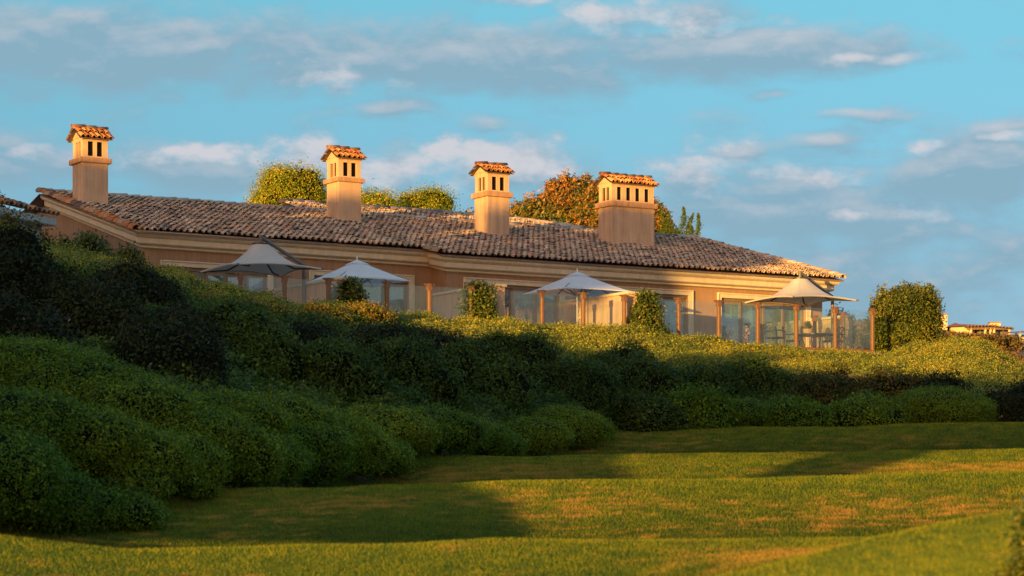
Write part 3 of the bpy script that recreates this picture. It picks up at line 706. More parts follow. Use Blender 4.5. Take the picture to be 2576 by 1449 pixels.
# ------------------------------------------------------------------ glass fence
def fence(label, posts, skip, htop, back=(), name='glass_fence', group=None):
    fr = empty(name, loc(posts[0], 0, 0), label, 'fence', group, TH); o = posts[0]
    def post(x, y=0.0):
        b = MB(); b.box(x-.05, x+.05, y-.05, y+.05, -.05, htop-.02); b.box(x-.035, x+.035, y-.058, y-.05, 0, htop-.16)
        p = b.build('post', M['bronze'], fr, bevel=.006)
        c = MB(); c.box(x-.068, x+.068, y-.068, y+.068, htop-.17, htop-.05); c.box(x-.058, x+.058, y-.058, y+.058, htop-.05, htop+.03)
        for sgn in (-1, 1):
            c.add([(x+sgn*.068, y-.02, htop-.05), (x+sgn*.17, y-.02, htop-.02), (x+sgn*.17, y-.02, htop+.02), (x+sgn*.058, y-.02, htop+.026),
                   (x+sgn*.068, y+.02, htop-.05), (x+sgn*.17, y+.02, htop-.02), (x+sgn*.17, y+.02, htop+.02), (x+sgn*.058, y+.02, htop+.026)],
                  [(0,1,2,3),(7,6,5,4),(0,4,5,1),(1,5,6,2),(2,6,7,3)])
        c.build('post_cap', M['bronze'], p)
    for s in posts: post(s-o)
    for p, q in zip(posts[:-1], posts[1:]):
        if any(abs((p+q)/2 - k) < .9 and p < k < q for k in skip):
            k = [k for k in skip if p < k < q][0]
            spans = [(p, k-.2), (k+.2, q)]
        else: spans = [(p, q)]
        for a_, b_ in spans:
            if b_-a_ < .25: continue
            MB().box(a_-o+.06, b_-o-.06, -.006, .006, .10, htop-.05).build('glass_panel', M['glass_fence'], fr)
        MB().box(p-o+.052, q-o-.052, -.06, .04, -.04, .075).build('kerb_rail', M['bronze'], fr)
    y0 = 0.0
    for y in back:
        post(posts[-1]-o, y); MB().box(posts[-1]-o-.006, posts[-1]-o+.006, y0+.06, y-.06, .10, htop-.05).build('glass_panel', M['glass_fence'], fr)
        y0 = y
    return fr
SW1, SW2, SW3, SW4 = -15.35, -10.2, -5.5, 4.3
POSTS = [-18.44, -17.10, -15.74, -13.88, -12.50, -11.1, -8.69, -7.24, -5.77, -3.77, -2.26, -.76, .75, 2.31, 3.84]
fence('glass balustrade with bronze posts along the terrace edge in front of the villa doors', POSTS, (SW1+.18, SW2+.18, SW3+.18), 1.38, (1.5, 3.0))
fence('short stretch of glass fence half buried in bushes below the left gable', [-25.6, -24.1, -22.6], (), 1.62, (), 'glass_fence')

# privacy walls
def privacy_wall(s, d0, d1, h, label):
    r_ = empty('privacy_wall', loc(s+.18, d0, 0), label, 'wall', 'stucco privacy walls between patios', TH)
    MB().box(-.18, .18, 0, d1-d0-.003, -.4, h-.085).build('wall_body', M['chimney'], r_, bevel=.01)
    MB().box(-.23, .23, -.05, d1-d0-.006, h-.085, h).build('wall_cap', M['trim'], r_, bevel=.015)
privacy_wall(SW1, .2, WL-.01, 1.47, 'stucco privacy wall beside the left white market umbrella, behind a dark vine')
privacy_wall(SW2, .2, WR-.01, 1.54, 'stucco privacy wall with square end pillar just right of the middle green vine')
privacy_wall(SW3, .2, WR-.01, 1.54, 'sunlit orange stucco privacy wall ending behind the reddish vine cone')
privacy_wall(SW4, 2.0, WR-.01, 1.37, 'bright orange lit privacy wall at the right corner patio carrying a post shadow')

# ------------------------------------------------------------------ umbrellas
def canopy_mesh(half, z_top, z_edge, ring, sagin, power, n=14, m=12, tilt=0.0):
    """square canopy: rows of vertices from the top ring to the edge"""
    V = []; 
    cor = [(half, half), (-half, half), (-half, -half), (half, -half)]
    for side in range(4):
        a_, b_ = cor[side], cor[(side+1) % 4]
        for i in range(n):
            e = i/n; x = a_[0]*(1-e)+b_[0]*e; y = a_[1]*(1-e)+b_[1]*e
            k = 1 - sagin * 4*e*(1-e); x *= k; y *= k
            th = math.atan2(y, x); rx, ry = ring*math.cos(th), ring*math.sin(th)
            ze = z_edge + .10*4*e*(1-e)*(sagin/.12 if sagin else 0)
            for j in range(m+1):
                t = j/m; V.append((rx+(x-rx)*t, ry+(y-ry)*t, ze + (z_top-ze)*(1-t)**power))
    F = []; T = 4*n
    for i in range(T):
        i2 = (i+1) % T
        for j in range(m): F.append((i*(m+1)+j, i*(m+1)+j+1, i2*(m+1)+j+1, i2*(m+1)+j))
    return V, F

def tensile_umbrella(s, d, h0, label):
    u = empty('cantilever_umbrella', loc(s, d, 0), label, 'umbrella', None, TH)
    half = 1.29; zt, ze = 2.50+h0, 1.74+h0
    V, F = canopy_mesh(half, zt, ze, .22, .11, 2.15)
    cn = MB().add(V, F).build('canopy', M['canvas_grey'], u, smooth=True)
    MB().lathe([(.25, zt-.03), (.25, zt+.02), (.05, zt+.02)]).build('hub_ring', M['dark_metal'], u)
    for sx in (-1, 1):
        for sy in (-1, 1):
            MB().tube([(.10*sx, .10*sy, zt-.32), (half*.55*sx, half*.55*sy, ze+.03), (half*1.02*sx, half*1.02*sy, ze-.01)], [.028, .026, .02], 6).build('rib', M['dark_metal'], u)
            MB().tube([(half*.93*sx, half*.93*sy, ze+.012), (half*1.05*sx, half*1.05*sy, ze+.002)], [.032, .026], 6).build('corner_sleeve', M['grey_metal'], u)
    hem = MB()
    n = 14; m = 12
    loop = [Vector(V[i*(m+1)+m]) for i in range(4*n)]
    for side in range(4): hem.tube([loop[(side*n+i) % (4*n)] for i in range(n+1)], .026, 5)
    hem.build('hem', M['canvas_grey'], cn)
    mx = 1.42
    MB().tube([(mx, .1, -.1), (mx, .1, 1.98+h0)], .055, 12).build('mast', M['grey_metal'], u)
    MB().tube([(0, 0, 2.70+h0), (mx, .1, 1.97+h0)], .052, 10).build('arm', M['grey_metal'], u)
    MB().tube([(0, 0, zt-.36), (0, 0, 2.74+h0)], .058, 10).build('hanger', M['grey_metal'], u)
    MB().box(mx-.35, mx+.35, -.25, .45, -.02, .05).build('base_plate', M['grey_metal'], u)
    return u

def market_umbrella(s, d, h0, half, label):
    u = empty('market_umbrella', loc(s, d, 0), label, 'umbrella', None, TH)
    zt, ze = 2.20+h0, 1.60+h0
    V, F = canopy_mesh(half, zt-.03, ze, .12, .03, 1.12, 12, 8)
    cn = MB().add(V, F).build('canopy', M['canvas_white'], u, smooth=False)
    V, F = canopy_mesh(half*.24, zt+.03, zt-.105, .03, .0, 1.05, 8, 3)
    MB().add(V, F).build('vent_flap', M['canvas_white'], cn)
    b = MB(); n, m = 12, 8
    for i in range(4*n):
        p, q = V and Vector((0,0,0)), None
    Vc, _ = canopy_mesh(half, zt-.03, ze, .12, .03, 1.12, 12, 8)
    lo = [Vector(Vc[i*(m+1)+m]) for i in range(4*n)]
    vs = []; fs = []
    for i, p in enumerate(lo): vs += [tuple(p), tuple(p*1.0 - Vector((0, 0, .035)))]
    for i in range(4*n):
        j = (i+1) % (4*n); fs.append((2*i, 2*j, 2*j+1, 2*i+1))
    MB().add(vs, fs).build('hem', M['canvas_white'], cn)
    for k in range(8):
        a = k*math.pi/4; rr = half*.99*(1.40 if k % 2 else .97)
        p1 = (rr*math.cos(a), rr*math.sin(a), ze+.01)
        r_ = MB().tube([(.05*math.cos(a), .05*math.sin(a), zt-.1), p1], .013, 6).build('rib', M['dark_metal'], u)
        MB().tube([(.04*math.cos(a), .04*math.sin(a), ze-.12), (p1[0]*.5, p1[1]*.5, (ze+zt-.1)/2-.02)], .011, 6).build('strut', M['dark_metal'], r_)
    MB().tube([(0, 0, 0), (0, 0, zt)], .022, 10).build('pole', M['steel'], u)
    MB().tube([(0, 0, zt), (0, 0, zt+.03), (0, 0, zt+.14)], [.03, .02, .014], 8).build('finial', M['steel'], u)
    MB().lathe([(0, .1), (.26, .1), (.26, 0), (0, 0)]).build('base', M['grey_metal'], u)
    return u
tensile_umbrella(sd(656, 2.1), 2.1, 0.0, 'grey tent shaped cantilever umbrella in shade, leftmost on the terrace')
tensile_umbrella(sd(2013, 2.1), 2.1, 0.0, 'sunlit tan cantilever umbrella over the right corner patio table')
market_umbrella(sd(898, 2.0), 2.0, -.03, 1.14, 'white market umbrella partly hidden by the dark vine left of centre')
market_umbrella(sd(1452, 2.0), 2.0, .02, 1.2, 'white market umbrella in the middle, between the two wall vines')

# ------------------------------------------------------------------ patio furniture, right corner
def rel(u, d, h): return loc(sd(u, d), d, h)
t = empty('patio_table', rel(2052, 1.6, 0), 'round dark patio table behind the glass at the right corner', 'table', None, TH)
MB().lathe([(0, .60), (.62, .60), (.65, .61), (.65, .64), (.62, .65), (0, .65)], n=28).build('tabletop', M['dark_metal'], t)
for k in range(4):
    a = k*math.pi/2+.6
    MB().tube([(.5*math.cos(a), .5*math.sin(a), 0), (.38*math.cos(a), .38*math.sin(a), .3), (.5*math.cos(a), .5*math.sin(a), .61)], .018, 6).build('leg', M['dark_metal'], t)
def patio_chair(u, d, rz, label):
    c = empty('patio_chair', rel(u, d, 0), label, 'chair', 'wrought iron chairs at the corner table', rz)
    MB().box(-.25, .25, -.25, .25, .42, .46).build('seat', M['dark_metal'], c, bevel=.015)
    for sx in (-1, 1):
        MB().tube([(.24*sx, .24, 0), (.24*sx, .25, .45), (.23*sx, .30, .70), (.17*sx, .33, .86)], .017, 6).build('leg', M['dark_metal'], c)
        MB().tube([(.24*sx, -.24, 0), (.24*sx, -.24, .45)], .017, 6).build('leg', M['dark_metal'], c)
        MB().tube([(.24*sx, -.22, .46), (.28*sx, -.2, .64), (.27*sx, .05, .67), (.23*sx, .29, .66)], .016, 6).build('armrest', M['dark_metal'], c)
    b = MB(); b.tube([(-.17, .33, .86), (-.08, .34, .91), (.08, .34, .91), (.17, .33, .86)], .018, 6)
    b.tube([(-.21, .30, .52), (.17, .33, .85)], .011, 5); b.tube([(.21, .30, .52), (-.17, .33, .85)], .011, 5); b.tube([(0, .29, .47), (0, .34, .91)], .011, 5); b.tube([(-.23, .30, .66), (.23, .30, .66)], .011, 5)
    b.build('backrest', M['dark_metal'], c)
    return c
patio_chair(2095, 1.5, TH - 1.5, 'iron patio chair with curved lattice back right of the round table')
patio_chair(1995, 2.1, TH + 1.0, 'iron patio chair with straight back behind the left corner posts')
patio_chair(1950, 1.3, TH + 1.9, 'iron patio chair leftmost at the corner table, low behind the hedge')
p = empty('basket_planter', rel(2032, 1.75, .65), 'wicker basket with a small plant standing on the patio table', 'planter', None, TH)
MB().lathe([(0, 0), (.13, 0), (.16, .10), (.17, .17), (.15, .17), (.13, .04)], n=16).build('basket', M['wicker'], p)
link('plant', foliage_mesh('plant', [((0, 0, .25), (.13, .13, .14))], M['vine'], .06, .5, 1.0, 61, -.8, per=5, spread=.03), p)
l = empty('table_lamp', loc(sd(1888, 4.6), 4.6, .05), 'white shaded lamp glimpsed through the right patio doors', 'lamp', None, TH)
MB().lathe([(.15, .48), (.27, .22)], n=18).build('lamp_shade', M['lamp_shade'], l)
MB().tube([(0, 0, -.32), (0, 0, .3)], .03, 8).build('lamp_stem', M['steel'], l)
o = empty('orchid', rel(1874, 3.6, -.02), 'pink orchid stem in front of the right patio doors', 'plant', None, TH)
MB().tube([(0, 0, .2), (.03, 0, .6), (.08, 0, .82), (.17, 0, .92)], .008, 5).build('stem', M['bark'], o)
link('blossom', foliage_mesh('blossom', [((.1, 0, .84), (.09, .06, .10)), ((.03, 0, .6), (.08, .06, .12))], M['orchid'], .055, .7, 1.0, 62, -.9, per=4, spread=.03, core=False, density=1.2), o)
MB().lathe([(0, 0), (.10, 0), (.13, .22), (.11, .22)], n=14).build('pot', M['wicker'], o)

# ------------------------------------------------------------------ house at far left
nb = at(150, 540, 70); ph = math.atan2(math.cos(R(22.3)), math.sin(R(22.3)))
lh = empty('pool_house', Vector((nb.x, nb.y, 5.3)), 'small pale outbuilding with a clay tile eave at the far left edge', 'house', None, ph)
hh = nb.z - 5.3
MB().box(-14, -.25, .45, 6, -1, hh-.12).build('wall', M['pale_wall'], lh)
MB().box(-14, -.02, .08, .44, hh-.34, hh-.10).build('fascia', M['pale_wall'], lh, bevel=.03)
pl3 = lambda s, d: hh - .06 + .27*np.asarray(d, float)
q = tile_field(-14, 0, 0, 3.0, pl3, .235, .38, .105, 31)
link('roof', np_mesh('roof', q[0], q[1], [M['tile_rake'], M['pan']], q[2], q[3]), lh)

# ------------------------------------------------------------------ planting on the bank
LU = np.array([-400, 0, 350, 600, 800, 1000, 1100, 1250, 1500, 1800, 1900, 2100, 2300, 2420, 2576, 3000.])
LV = np.array([560, 640, 690, 750, 790, 800, 840, 885, 905, 935, 962, 948, 955, 1000, 1015, 1060.])
def bank_points(n, seed, upper):
    r_ = np.random.default_rng(seed)
    u = r_.uniform(-180, 2760, n*3)
    y0 = np.interp(u, UB, YB); y1 = y_top(u) + np.where(u > 2210, 6.0, .75)
    y = y0 + (y1-y0) * r_.uniform(0, 1, len(u)); 
    x = y*(u-CX)/FPX; z = zg(x, y); v = HZ - FPX*(z+.3)/y
    lo = np.interp(u, LU, LV) + r_.normal(0, 10, len(u))
    w = (y1-y0) * y / 1800.0   # equal density on the ground
    ok = ((v < lo) == upper) & (r_.uniform(0, 1, len(u)) < w)
    return x[ok][:n], y[ok][:n], z[ok][:n]
def cover(name, n, seed, upper, mat, leaf, h, label, bump):
    x, y, z = bank_points(n // 8, seed, upper); r_ = np.random.default_rng(seed+1)
    hgt = h + waves(x, y, seed, 1.7, bump) + waves(x, y, seed+5, .6, bump*.55)
    P = np.stack([x, y, z + np.maximum(hgt, .08)], 1); P = np.repeat(P, 8, 0) + r_.normal(size=(len(P)*8, 3))*np.array([.09, .09, .055])
    var = np.clip(np.repeat(np.clip(r_.normal(.5, .2, len(x)), 0, 1), 8) + r_.normal(0, .17, len(P)), 0, .965)
    V, F = leaf_quads(P, np.repeat([[-.2, -.85, .55]], len(P), 0), leaf, .55, .7, r_)
    tag(link(name, np_mesh(name, V, F, mat, var)), label, 'ground cover', None, 'stuff')
cover('ground_cover', 580000, 71, True, M['cover'], .049, .30, 'dense low leafy ground cover along the top of the bank', .10)
cover('undergrowth', 190000, 73, False, M['midleaf'], .085, .22, 'dark undergrowth between the shrubs on the bank', .12)

G_, D_, B_, A_ = M['green'], M['darkleaf'], M['brownleaf'], M['amberleaf']
MOUNDS = [   # chains of (u, top, half width, half height)
 ('big green shrub mound cut by the left edge of the picture, lowest on the bank', [(-60,1075,160,150),(30,1108,130,140),(100,1180,105,105),(150,1245,65,65)]),
 ('low green shrub spilling onto the lawn at the lower left corner', [(215,1240,85,60),(290,1252,95,60),(355,1275,50,42)]),
 ('rounded green shrub with flat bright top above a dark hollow, lower left', [(330,1165,75,60),(400,1148,95,60),(470,1165,60,55)]),
 ('broad green shrub mound below the dark thicket at far left', [(40,850,200,120),(180,905,190,120),(290,955,160,110),(390,1010,130,95)]),
 ('green shrub mound between the broad upper one and the lowest one at far left', [(20,985,170,120),(170,1030,170,110),(310,1075,150,90),(430,1095,110,80)]),
 ('green shrub shouldering out above the bare soil patch', [(490,1040,130,90),(565,1072,115,90),(622,1110,62,75)]),
 ('long green shrub mound forming the upper slope left of the fairway tip', [(560,985,140,85),(680,1000,140,85),(800,1030,125,80)]),
 ('long sloping green shrub mound pointing right onto the lawn', [(720,1050,140,80),(840,1065,125,72),(930,1100,90,56),(985,1128,48,42)]),
 ('green shrub over a dark hollow left of the sloping mound tip', [(640,1090,115,80),(755,1112,110,58),(850,1130,80,40)]),
 ('low green shrub with dark underside facing the fairway, sloping to the right', [(960,1030,125,70),(1070,1035,125,65),(1170,1058,105,52),(1245,1085,58,42)]),
 ('round green shrub bulging onto the fairway at mid picture', [(1325,1052,95,55),(1410,1018,95,65),(1478,1042,56,56)]),
 ('small domed green shrub at the foot of the bank', [(1800,1012,75,40),(1858,1006,72,46),(1905,1036,36,28)]),
 ('green shrub slope at the right end of the bank', [(2375,975,115,65),(2440,1005,70,46)]),
]
def mound(chain, label, seed):
    L = []
    for u, vt, rx, rz in chain:
        y = y_on_bank(u, min(vt + 1.7*rz, 1400)); k = y/FPX; c = at(u, vt + rz, y); L.append(((c.x, c.y + rx*k*.35, c.z + rz*k*.14), (rx*k*1.18, rx*k*.95, rz*k*.86)))
    o = Vector(L[0][0]); o.z = float(zg(o.x, o.y))
    me = foliage_mesh('shrub', L, M['green'], .046, .45, .6, seed, -.75, 1.9, .11, 10, .055, .05, 2.2, True, True, .92, 2.0, o)
    tag(link('shrub', me, None, o), label, 'shrub', 'shrubs planted on the bank')
for i, (lab, ch) in enumerate(MOUNDS): mound(ch, lab, 500+i)
SHRUBS = [
 # u, v base, width, height, material, label, leaf
 (1620, 1080, 240, 90, M['midleaf'], 'dark shrub in shade right of the round green one', .075),
 (1740, 1078, 200, 100, G_, 'shaded green shrub left of the small dome', .08),
 (1990, 1068, 210, 60, G_, 'flat green shrub right of the small dome', .075),
 (2170, 1066, 230, 60, G_, 'low pale green shrub under the dead branch clump', .075),
 (2060, 1020, 260, 88, B_, 'brownish sunlit shrub holding the dead branch', .085),
 (2240, 1020, 250, 85, B_, 'brown green shrub right of the dead branch', .085),
 (2370, 1045, 170, 100, D_, 'dark shrub with steep right side on the right bank', .075),
 (2560, 1055, 190, 85, D_, 'dark shrub cut by the right edge at the foot of the bank', .075),
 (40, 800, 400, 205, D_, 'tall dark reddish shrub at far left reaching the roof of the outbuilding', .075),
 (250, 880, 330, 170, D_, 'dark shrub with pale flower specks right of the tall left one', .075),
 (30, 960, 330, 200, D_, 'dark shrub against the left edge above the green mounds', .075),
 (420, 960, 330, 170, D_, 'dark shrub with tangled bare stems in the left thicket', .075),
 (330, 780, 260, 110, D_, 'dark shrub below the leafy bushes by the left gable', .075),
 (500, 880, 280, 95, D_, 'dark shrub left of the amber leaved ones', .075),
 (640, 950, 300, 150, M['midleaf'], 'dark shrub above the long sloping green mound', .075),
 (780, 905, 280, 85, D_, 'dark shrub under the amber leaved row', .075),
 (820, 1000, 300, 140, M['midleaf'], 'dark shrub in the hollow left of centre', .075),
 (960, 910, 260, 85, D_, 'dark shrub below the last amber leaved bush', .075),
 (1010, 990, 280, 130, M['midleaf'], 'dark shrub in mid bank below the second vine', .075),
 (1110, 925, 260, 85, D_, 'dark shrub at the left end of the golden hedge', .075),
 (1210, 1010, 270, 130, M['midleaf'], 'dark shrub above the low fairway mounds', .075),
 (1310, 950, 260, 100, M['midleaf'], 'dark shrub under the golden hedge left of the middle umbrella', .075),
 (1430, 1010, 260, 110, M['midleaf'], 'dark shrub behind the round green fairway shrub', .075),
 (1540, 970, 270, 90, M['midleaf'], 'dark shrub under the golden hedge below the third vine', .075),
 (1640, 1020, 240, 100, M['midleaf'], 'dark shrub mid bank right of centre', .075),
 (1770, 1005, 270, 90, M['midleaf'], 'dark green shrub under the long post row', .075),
 (1890, 1000, 200, 95, M['midleaf'], 'dark shrub left of the brownish sunlit one', .075),
 (505, 778, 100, 40, A_, 'leftmost amber leaved bush low in the hedge', .07),
 (628, 800, 120, 42, A_, 'yellow leaved bush beside a pale dried one in the hedge', .07),
 (692, 806, 66, 38, A_, 'small orange leaved bush alone in the hedge', .07),
 (815, 822, 130, 52, A_, 'amber bush left of the largest amber one', .07),
 (918, 830, 160, 66, A_, 'largest amber leaved bush just under the left market umbrella', .07),
 (205, 645, 150, 95, M['vine'], 'leafy green bush left of a small glass panel below the gable', .085),
 (318, 658, 100, 82, M['vine'], 'round leafy green bush against the left gable corner', .085),
 (415, 668, 90, 40, M['vine'], 'sparse twiggy bush in front of the first door surround', .07),
]
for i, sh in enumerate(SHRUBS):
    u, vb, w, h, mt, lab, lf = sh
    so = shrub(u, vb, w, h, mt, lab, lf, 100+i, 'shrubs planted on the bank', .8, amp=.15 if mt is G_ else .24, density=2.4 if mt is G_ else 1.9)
    if mt is D_ and u < 900 and w > 220:      # bare stems arching through the leaves
        ry = random.Random(i); kx = float(so.location.y)/FPX
        for q in range(4):
            x0 = ry.uniform(-.42, .42)*w*kx; z0 = ry.uniform(.15, .55)*h*kx; dx = ry.uniform(-.2, .2)*w*kx; yo = -.8*w*.5*kx
            P_ = [(x0, yo*.55, z0), (x0+dx*.5, yo*.95, z0+ry.uniform(.08, .3)), (x0+dx, yo*1.0, z0+ry.uniform(.1, .42)), (x0+dx*1.5, yo*.98, z0+ry.uniform(.05, .5))]
            MB().tube(P_, [.009, .007, .005, .003], 5).build('bare_stem', M['bark'], so)

# dead branch lying over the brown shrub
yb = y_on_bank(2060, 1010) - .9
db = empty('dead_branch', at(2045, 985, yb), 'bare dead branch lying across the brownish sunlit shrub', 'branch')
o = at(2045, 985, yb)
def q_(u, v, dy=0): return at(u, v, yb+dy) - o
MB().tube([q_(2022, 988), q_(2045, 985), q_(2072, 976), q_(2098, 962, .2), q_(2112, 954, .3)], [.02, .035, .045, .05, .06], 7).build('stem', M['dead_wood'], db, smooth=True)
for pts in ([(2045,985),(2030,978),(2012,980)], [(2072,976),(2060,965),(2052,960)], [(2098,962),(2094,950),(2085,946)], [(2112,954),(2130,944),(2155,944),(2182,943)], [(2130,944),(2150,950),(2160,962)], [(2045,985),(2035,995),(2018,998)], [(2112,954),(2090,944),(2072,944)], [(2072,976),(2082,985),(2090,998)]):
    MB().tube([q_(u, v) for u, v in pts], [.022, .014, .008, .006][:len(pts)], 5).build('twig', M['dead_wood'], db)

# climbing vines at the ends of the privacy walls
def vine(s, d, h, w, label, seed, mat, top=.55):
    base = loc(s, d, -.1); L = []
    for k in range(5):
        f = k/4; rr = w*.5*(1 - f*top); L.append(((base.x+random.uniform(-.05,.05), base.y, base.z+.1+h*(.12+.72*f)), (rr, rr*.8, h*.2)))
    e = empty('climbing_vine', base, label, 'vine', 'vines climbing the privacy walls')
    link('foliage', foliage_mesh('foliage', L, mat, .085, .55, .9, seed, -.95, 2.6, .2, 8, .075, .1, 2.6, False, True, .84, 2.0, base), e)
    MB().tube([(0, 0, -.2), (.03, 0, h*.5), (0, 0, h*.85)], [.04, .03, .015], 6).build('stem', M['bark'], e)
    for k in range(6):
        a = random.uniform(0, 6.28)
        P = np.array([[w*.28*math.cos(a)*t, w*.2*math.sin(a)*t, h*.8+t*random.uniform(.15, .42)] for t in np.linspace(.2, 1, 6)])
        P = np.repeat(P, 3, 0) + rng.normal(size=(18, 3))*.03
        V, F = leaf_quads(P, np.repeat([[0, -.5, .6]], 18, 0), .09, .55, 1.0)
        link('sprig', np_mesh('sprig', V, F, mat, rng.uniform(.3, 1, 18)), e)
vine(sd(878, .15), .15, 1.34, 1.15, 'dark green vine mound left of centre in front of a privacy wall', 41, M['vine'], .3)
vine(sd(1202, .15), .15, 1.46, 1.12, 'green vine with upright sides beside the square wall pillar', 42, M['vine'], .25)
vine(sd(1622, .0), .0, 1.52, 1.42, 'cone shaped vine with reddish tips beside the orange lit wall', 43, M['vine'], .62)

# boxy shrub at the right end of the fence
yb = 80.5; c0 = at(2283, 885, yb); px = yb/FPX
e = empty('boxwood_shrub', Vector((c0.x, c0.y, 5.0)), 'large box shaped golden green shrub right of the glass fence', 'shrub')
L = [((c0.x-.06, c0.y, 6.25), (1.06, 1.0, 1.22)), ((c0.x-.5, c0.y-.1, 6.1), (.62, .82, 1.34)), ((c0.x+.36, c0.y-.1, 6.32), (.66, .82, 1.26)), ((c0.x+.1, c0.y-.3, 5.7), (.85, .8, .8))]
link('crown', foliage_mesh('crown', L, M['boxleaf'], .085, .5, .9, 51, -1, 3.6, .13, 8, .07, .07, 2.8, False, True, .9, 4.0, e.location), e)
MB().tube([(0, 0, -.3), (.05, 0, .4), (0, .05, 1.0)], [.09, .07, .04], 7).build('trunk', M['bark'], e)
for k in range(9):
    x_, y_ = random.uniform(-1.0, 1.0), random.uniform(-.6, .3); z_ = 2.42+random.uniform(-.05, .1)
    P = np.array([[x_+random.uniform(-.03,.03)+t*.05, y_, z_+t*.28] for t in np.linspace(0, 1, 8)]); P = np.repeat(P, 3, 0)+rng.normal(size=(24, 3))*.03
    V, F = leaf_quads(P, np.repeat([[0, -.5, .6]], 24, 0), .09, .5, 1.0)
    link('sprig', np_mesh('sprig', V, F, M['boxleaf'], rng.uniform(.3, 1, 24)), e)

# ------------------------------------------------------------------ trees behind the villa
def tree_lobes(c, rw, rh, spec): return [((c[0]+rw*a, c[1]+rw*b, c[2]+rh*z), (rw*r1, rw*r1*.85, rh*r2)) for a, b, z, r1, r2 in spec]
DOME = [(0, 0, -.25, .92, 1.05), (.45, -.1, .05, .55, .75), (-.42, -.15, -.3, .58, .8), (.1, .1, .25, .5, .72), (-.7, 0, -.6, .3, .5), (.75, 0, -.4, .28, .5)]
def tree(u, vtop, y, w, h, mat, label, leaf, seed, lobes=9, zg_=5.0, amp=.22, per=12, spread=.14, aspect=.4, name='tree', density=2.0, shape=None):
    px = y/FPX; ztop = (HZ-vtop)*px; x = (u-CX)*px; rw, rh = w*.5*px, h*.5*px; zc = ztop-rh
    e = empty(name, Vector((x, y, zg_)), label, 'tree', 'trees behind the villa'); r_ = random.Random(seed)
    L = []
    for k in range(lobes):
        a = 2*math.pi*(k+.3*r_.random())/lobes; el = r_.uniform(-.6, .95); q = math.sqrt(max(0, 1-el*el))
        rr = r_.uniform(.34, .5)
        L.append(((x+rw*(1-rr)*q*math.cos(a), y+rw*.8*(1-rr)*q*math.sin(a), zc+rh*(1-rr*.9)*el), (rw*rr, rw*rr*.9, rh*rr*.95)))
    L.append(((x, y, zc), (rw*.68, rw*.6, rh*.7)))
    if shape: L = tree_lobes((x, y, zc), rw, rh, shape)
    link('crown', foliage_mesh('crown', L, mat, leaf, aspect, .9, seed, -.9, 2.6, amp, per, spread, .14, density, False, True, .8, 2.0, e.location), e)
    t = MB(); H = zc-zg_
    t.tube([(0, 0, -.5), (.08, .02, H*.4), (-.05, 0, H*.8), (0, 0, H+rh*.3)], [.22, .18, .13, .06], 8)
    for k in range(5):
        a = k*1.3+.4; t.tube([(0, 0, H*.55+k*.08*H), (rw*.35*math.cos(a), rw*.3*math.sin(a), H*.8+.05*k*H), (rw*.7*math.cos(a), rw*.55*math.sin(a), H+rh*.3*math.sin(k))], [.09, .06, .02], 6)
    t.build('trunk', M['bark'], e, smooth=True)
    return e
tree(725, 418, 100, 205, 200, M['goldtree'], 'yellow green flowering tree left of the second chimney', .095, 81, 11, amp=.36, spread=.17, per=26, density=2.2)
tree(935, 474, 102, 160, 130, M['goldtree'], 'yellow flowering tree just right of the second chimney', .095, 82, 8, amp=.36, spread=.17, per=26, density=2.2)
tree(1066, 475, 104, 175, 130, M['goldtree'], 'yellow green tree between the second and third chimneys', .095, 83, 9, amp=.36, spread=.17, per=26, density=2.2)
tree(1425, 440, 101, 400, 330, M['magnolia'], 'big rust and green magnolia between the third and fourth chimneys', .17, 84, 20, amp=.10, spread=.085, per=9, aspect=.40, density=4.2, shape=DOME)
tree(1625, 486, 102, 140, 260, M['magnolia'], 'smaller rust coloured magnolia right of the fourth chimney', .17, 85, 9, amp=.11, spread=.085, per=9, aspect=.40, density=4.0, shape=DOME)
tree(1180, 520, 103, 60, 120, M['magnolia'], 'sliver of rust foliage just left of the third chimney', .2, 86, 5, amp=.14, spread=.13, per=9)
tree(-18, 466, 84, 60, 150, M['darkleaf'], 'dark tree tip at the left edge beyond the outbuilding', .16, 87, 6)
tree(2112, 762, 98, 70, 130, M['vine'], 'small leafy tree top behind the right corner of the villa', .14, 88, 6)
# juniper with upright twisted spires
jy = 98; jb = at(1712, 640, jy); jn = empty('juniper', Vector((jb.x, jb.y, 5.0)), 'twisted bright green juniper with upright spires right of the fourth chimney', 'tree', 'trees behind the villa')
Vs, Fs, va, k = [], [], [], 0
for (ub, ut, vt, rad) in ((1662, 1664, 530, .17), (1690, 1686, 540, .22), (1712, 1716, 521, .24), (1722, 1744, 537, .2), (1700, 1700, 575, .4), (1730, 1735, 570, .28), (1738, 1758, 536, .16), (1675, 1672, 560, .3)):
    p0 = at(ub, 650, jy); p1 = at(ut, vt, jy); n = 1500; t_ = rng.uniform(0, 1, n)**.9
    wob = np.stack([np.sin(t_*6+ub)*.09, np.zeros(n), np.zeros(n)], 1); rr = rad*1.15*(1-t_)**.75*(1+.5*np.sin(t_*31+ub))+.018
    P = np.array(p0)[None]*(1-t_[:, None]) + np.array(p1)[None]*t_[:, None] + wob + rng.normal(size=(n, 3))*rr[:, None]*np.array([.6, .6, .5])
    V, F = leaf_quads(P-np.array(jn.location), np.repeat([[0, -.3, 1.]], n, 0)*0+rng.normal(size=(n, 3)), .085, .35, .5)
    Vs.append(V); Fs.append(F+k); k += len(V); va.append(np.clip(rng.normal(.5, .25, n), 0, 1))
link('crown', np_mesh('crown', np.concatenate(Vs), np.concatenate(Fs), M['juniper'], np.concatenate(va)), jn)
MB().tube([(0, 0, -.3), (.1, 0, 2.5), (0, 0, 6)], [.16, .12, .04], 7).build('trunk', M['bark'], jn)
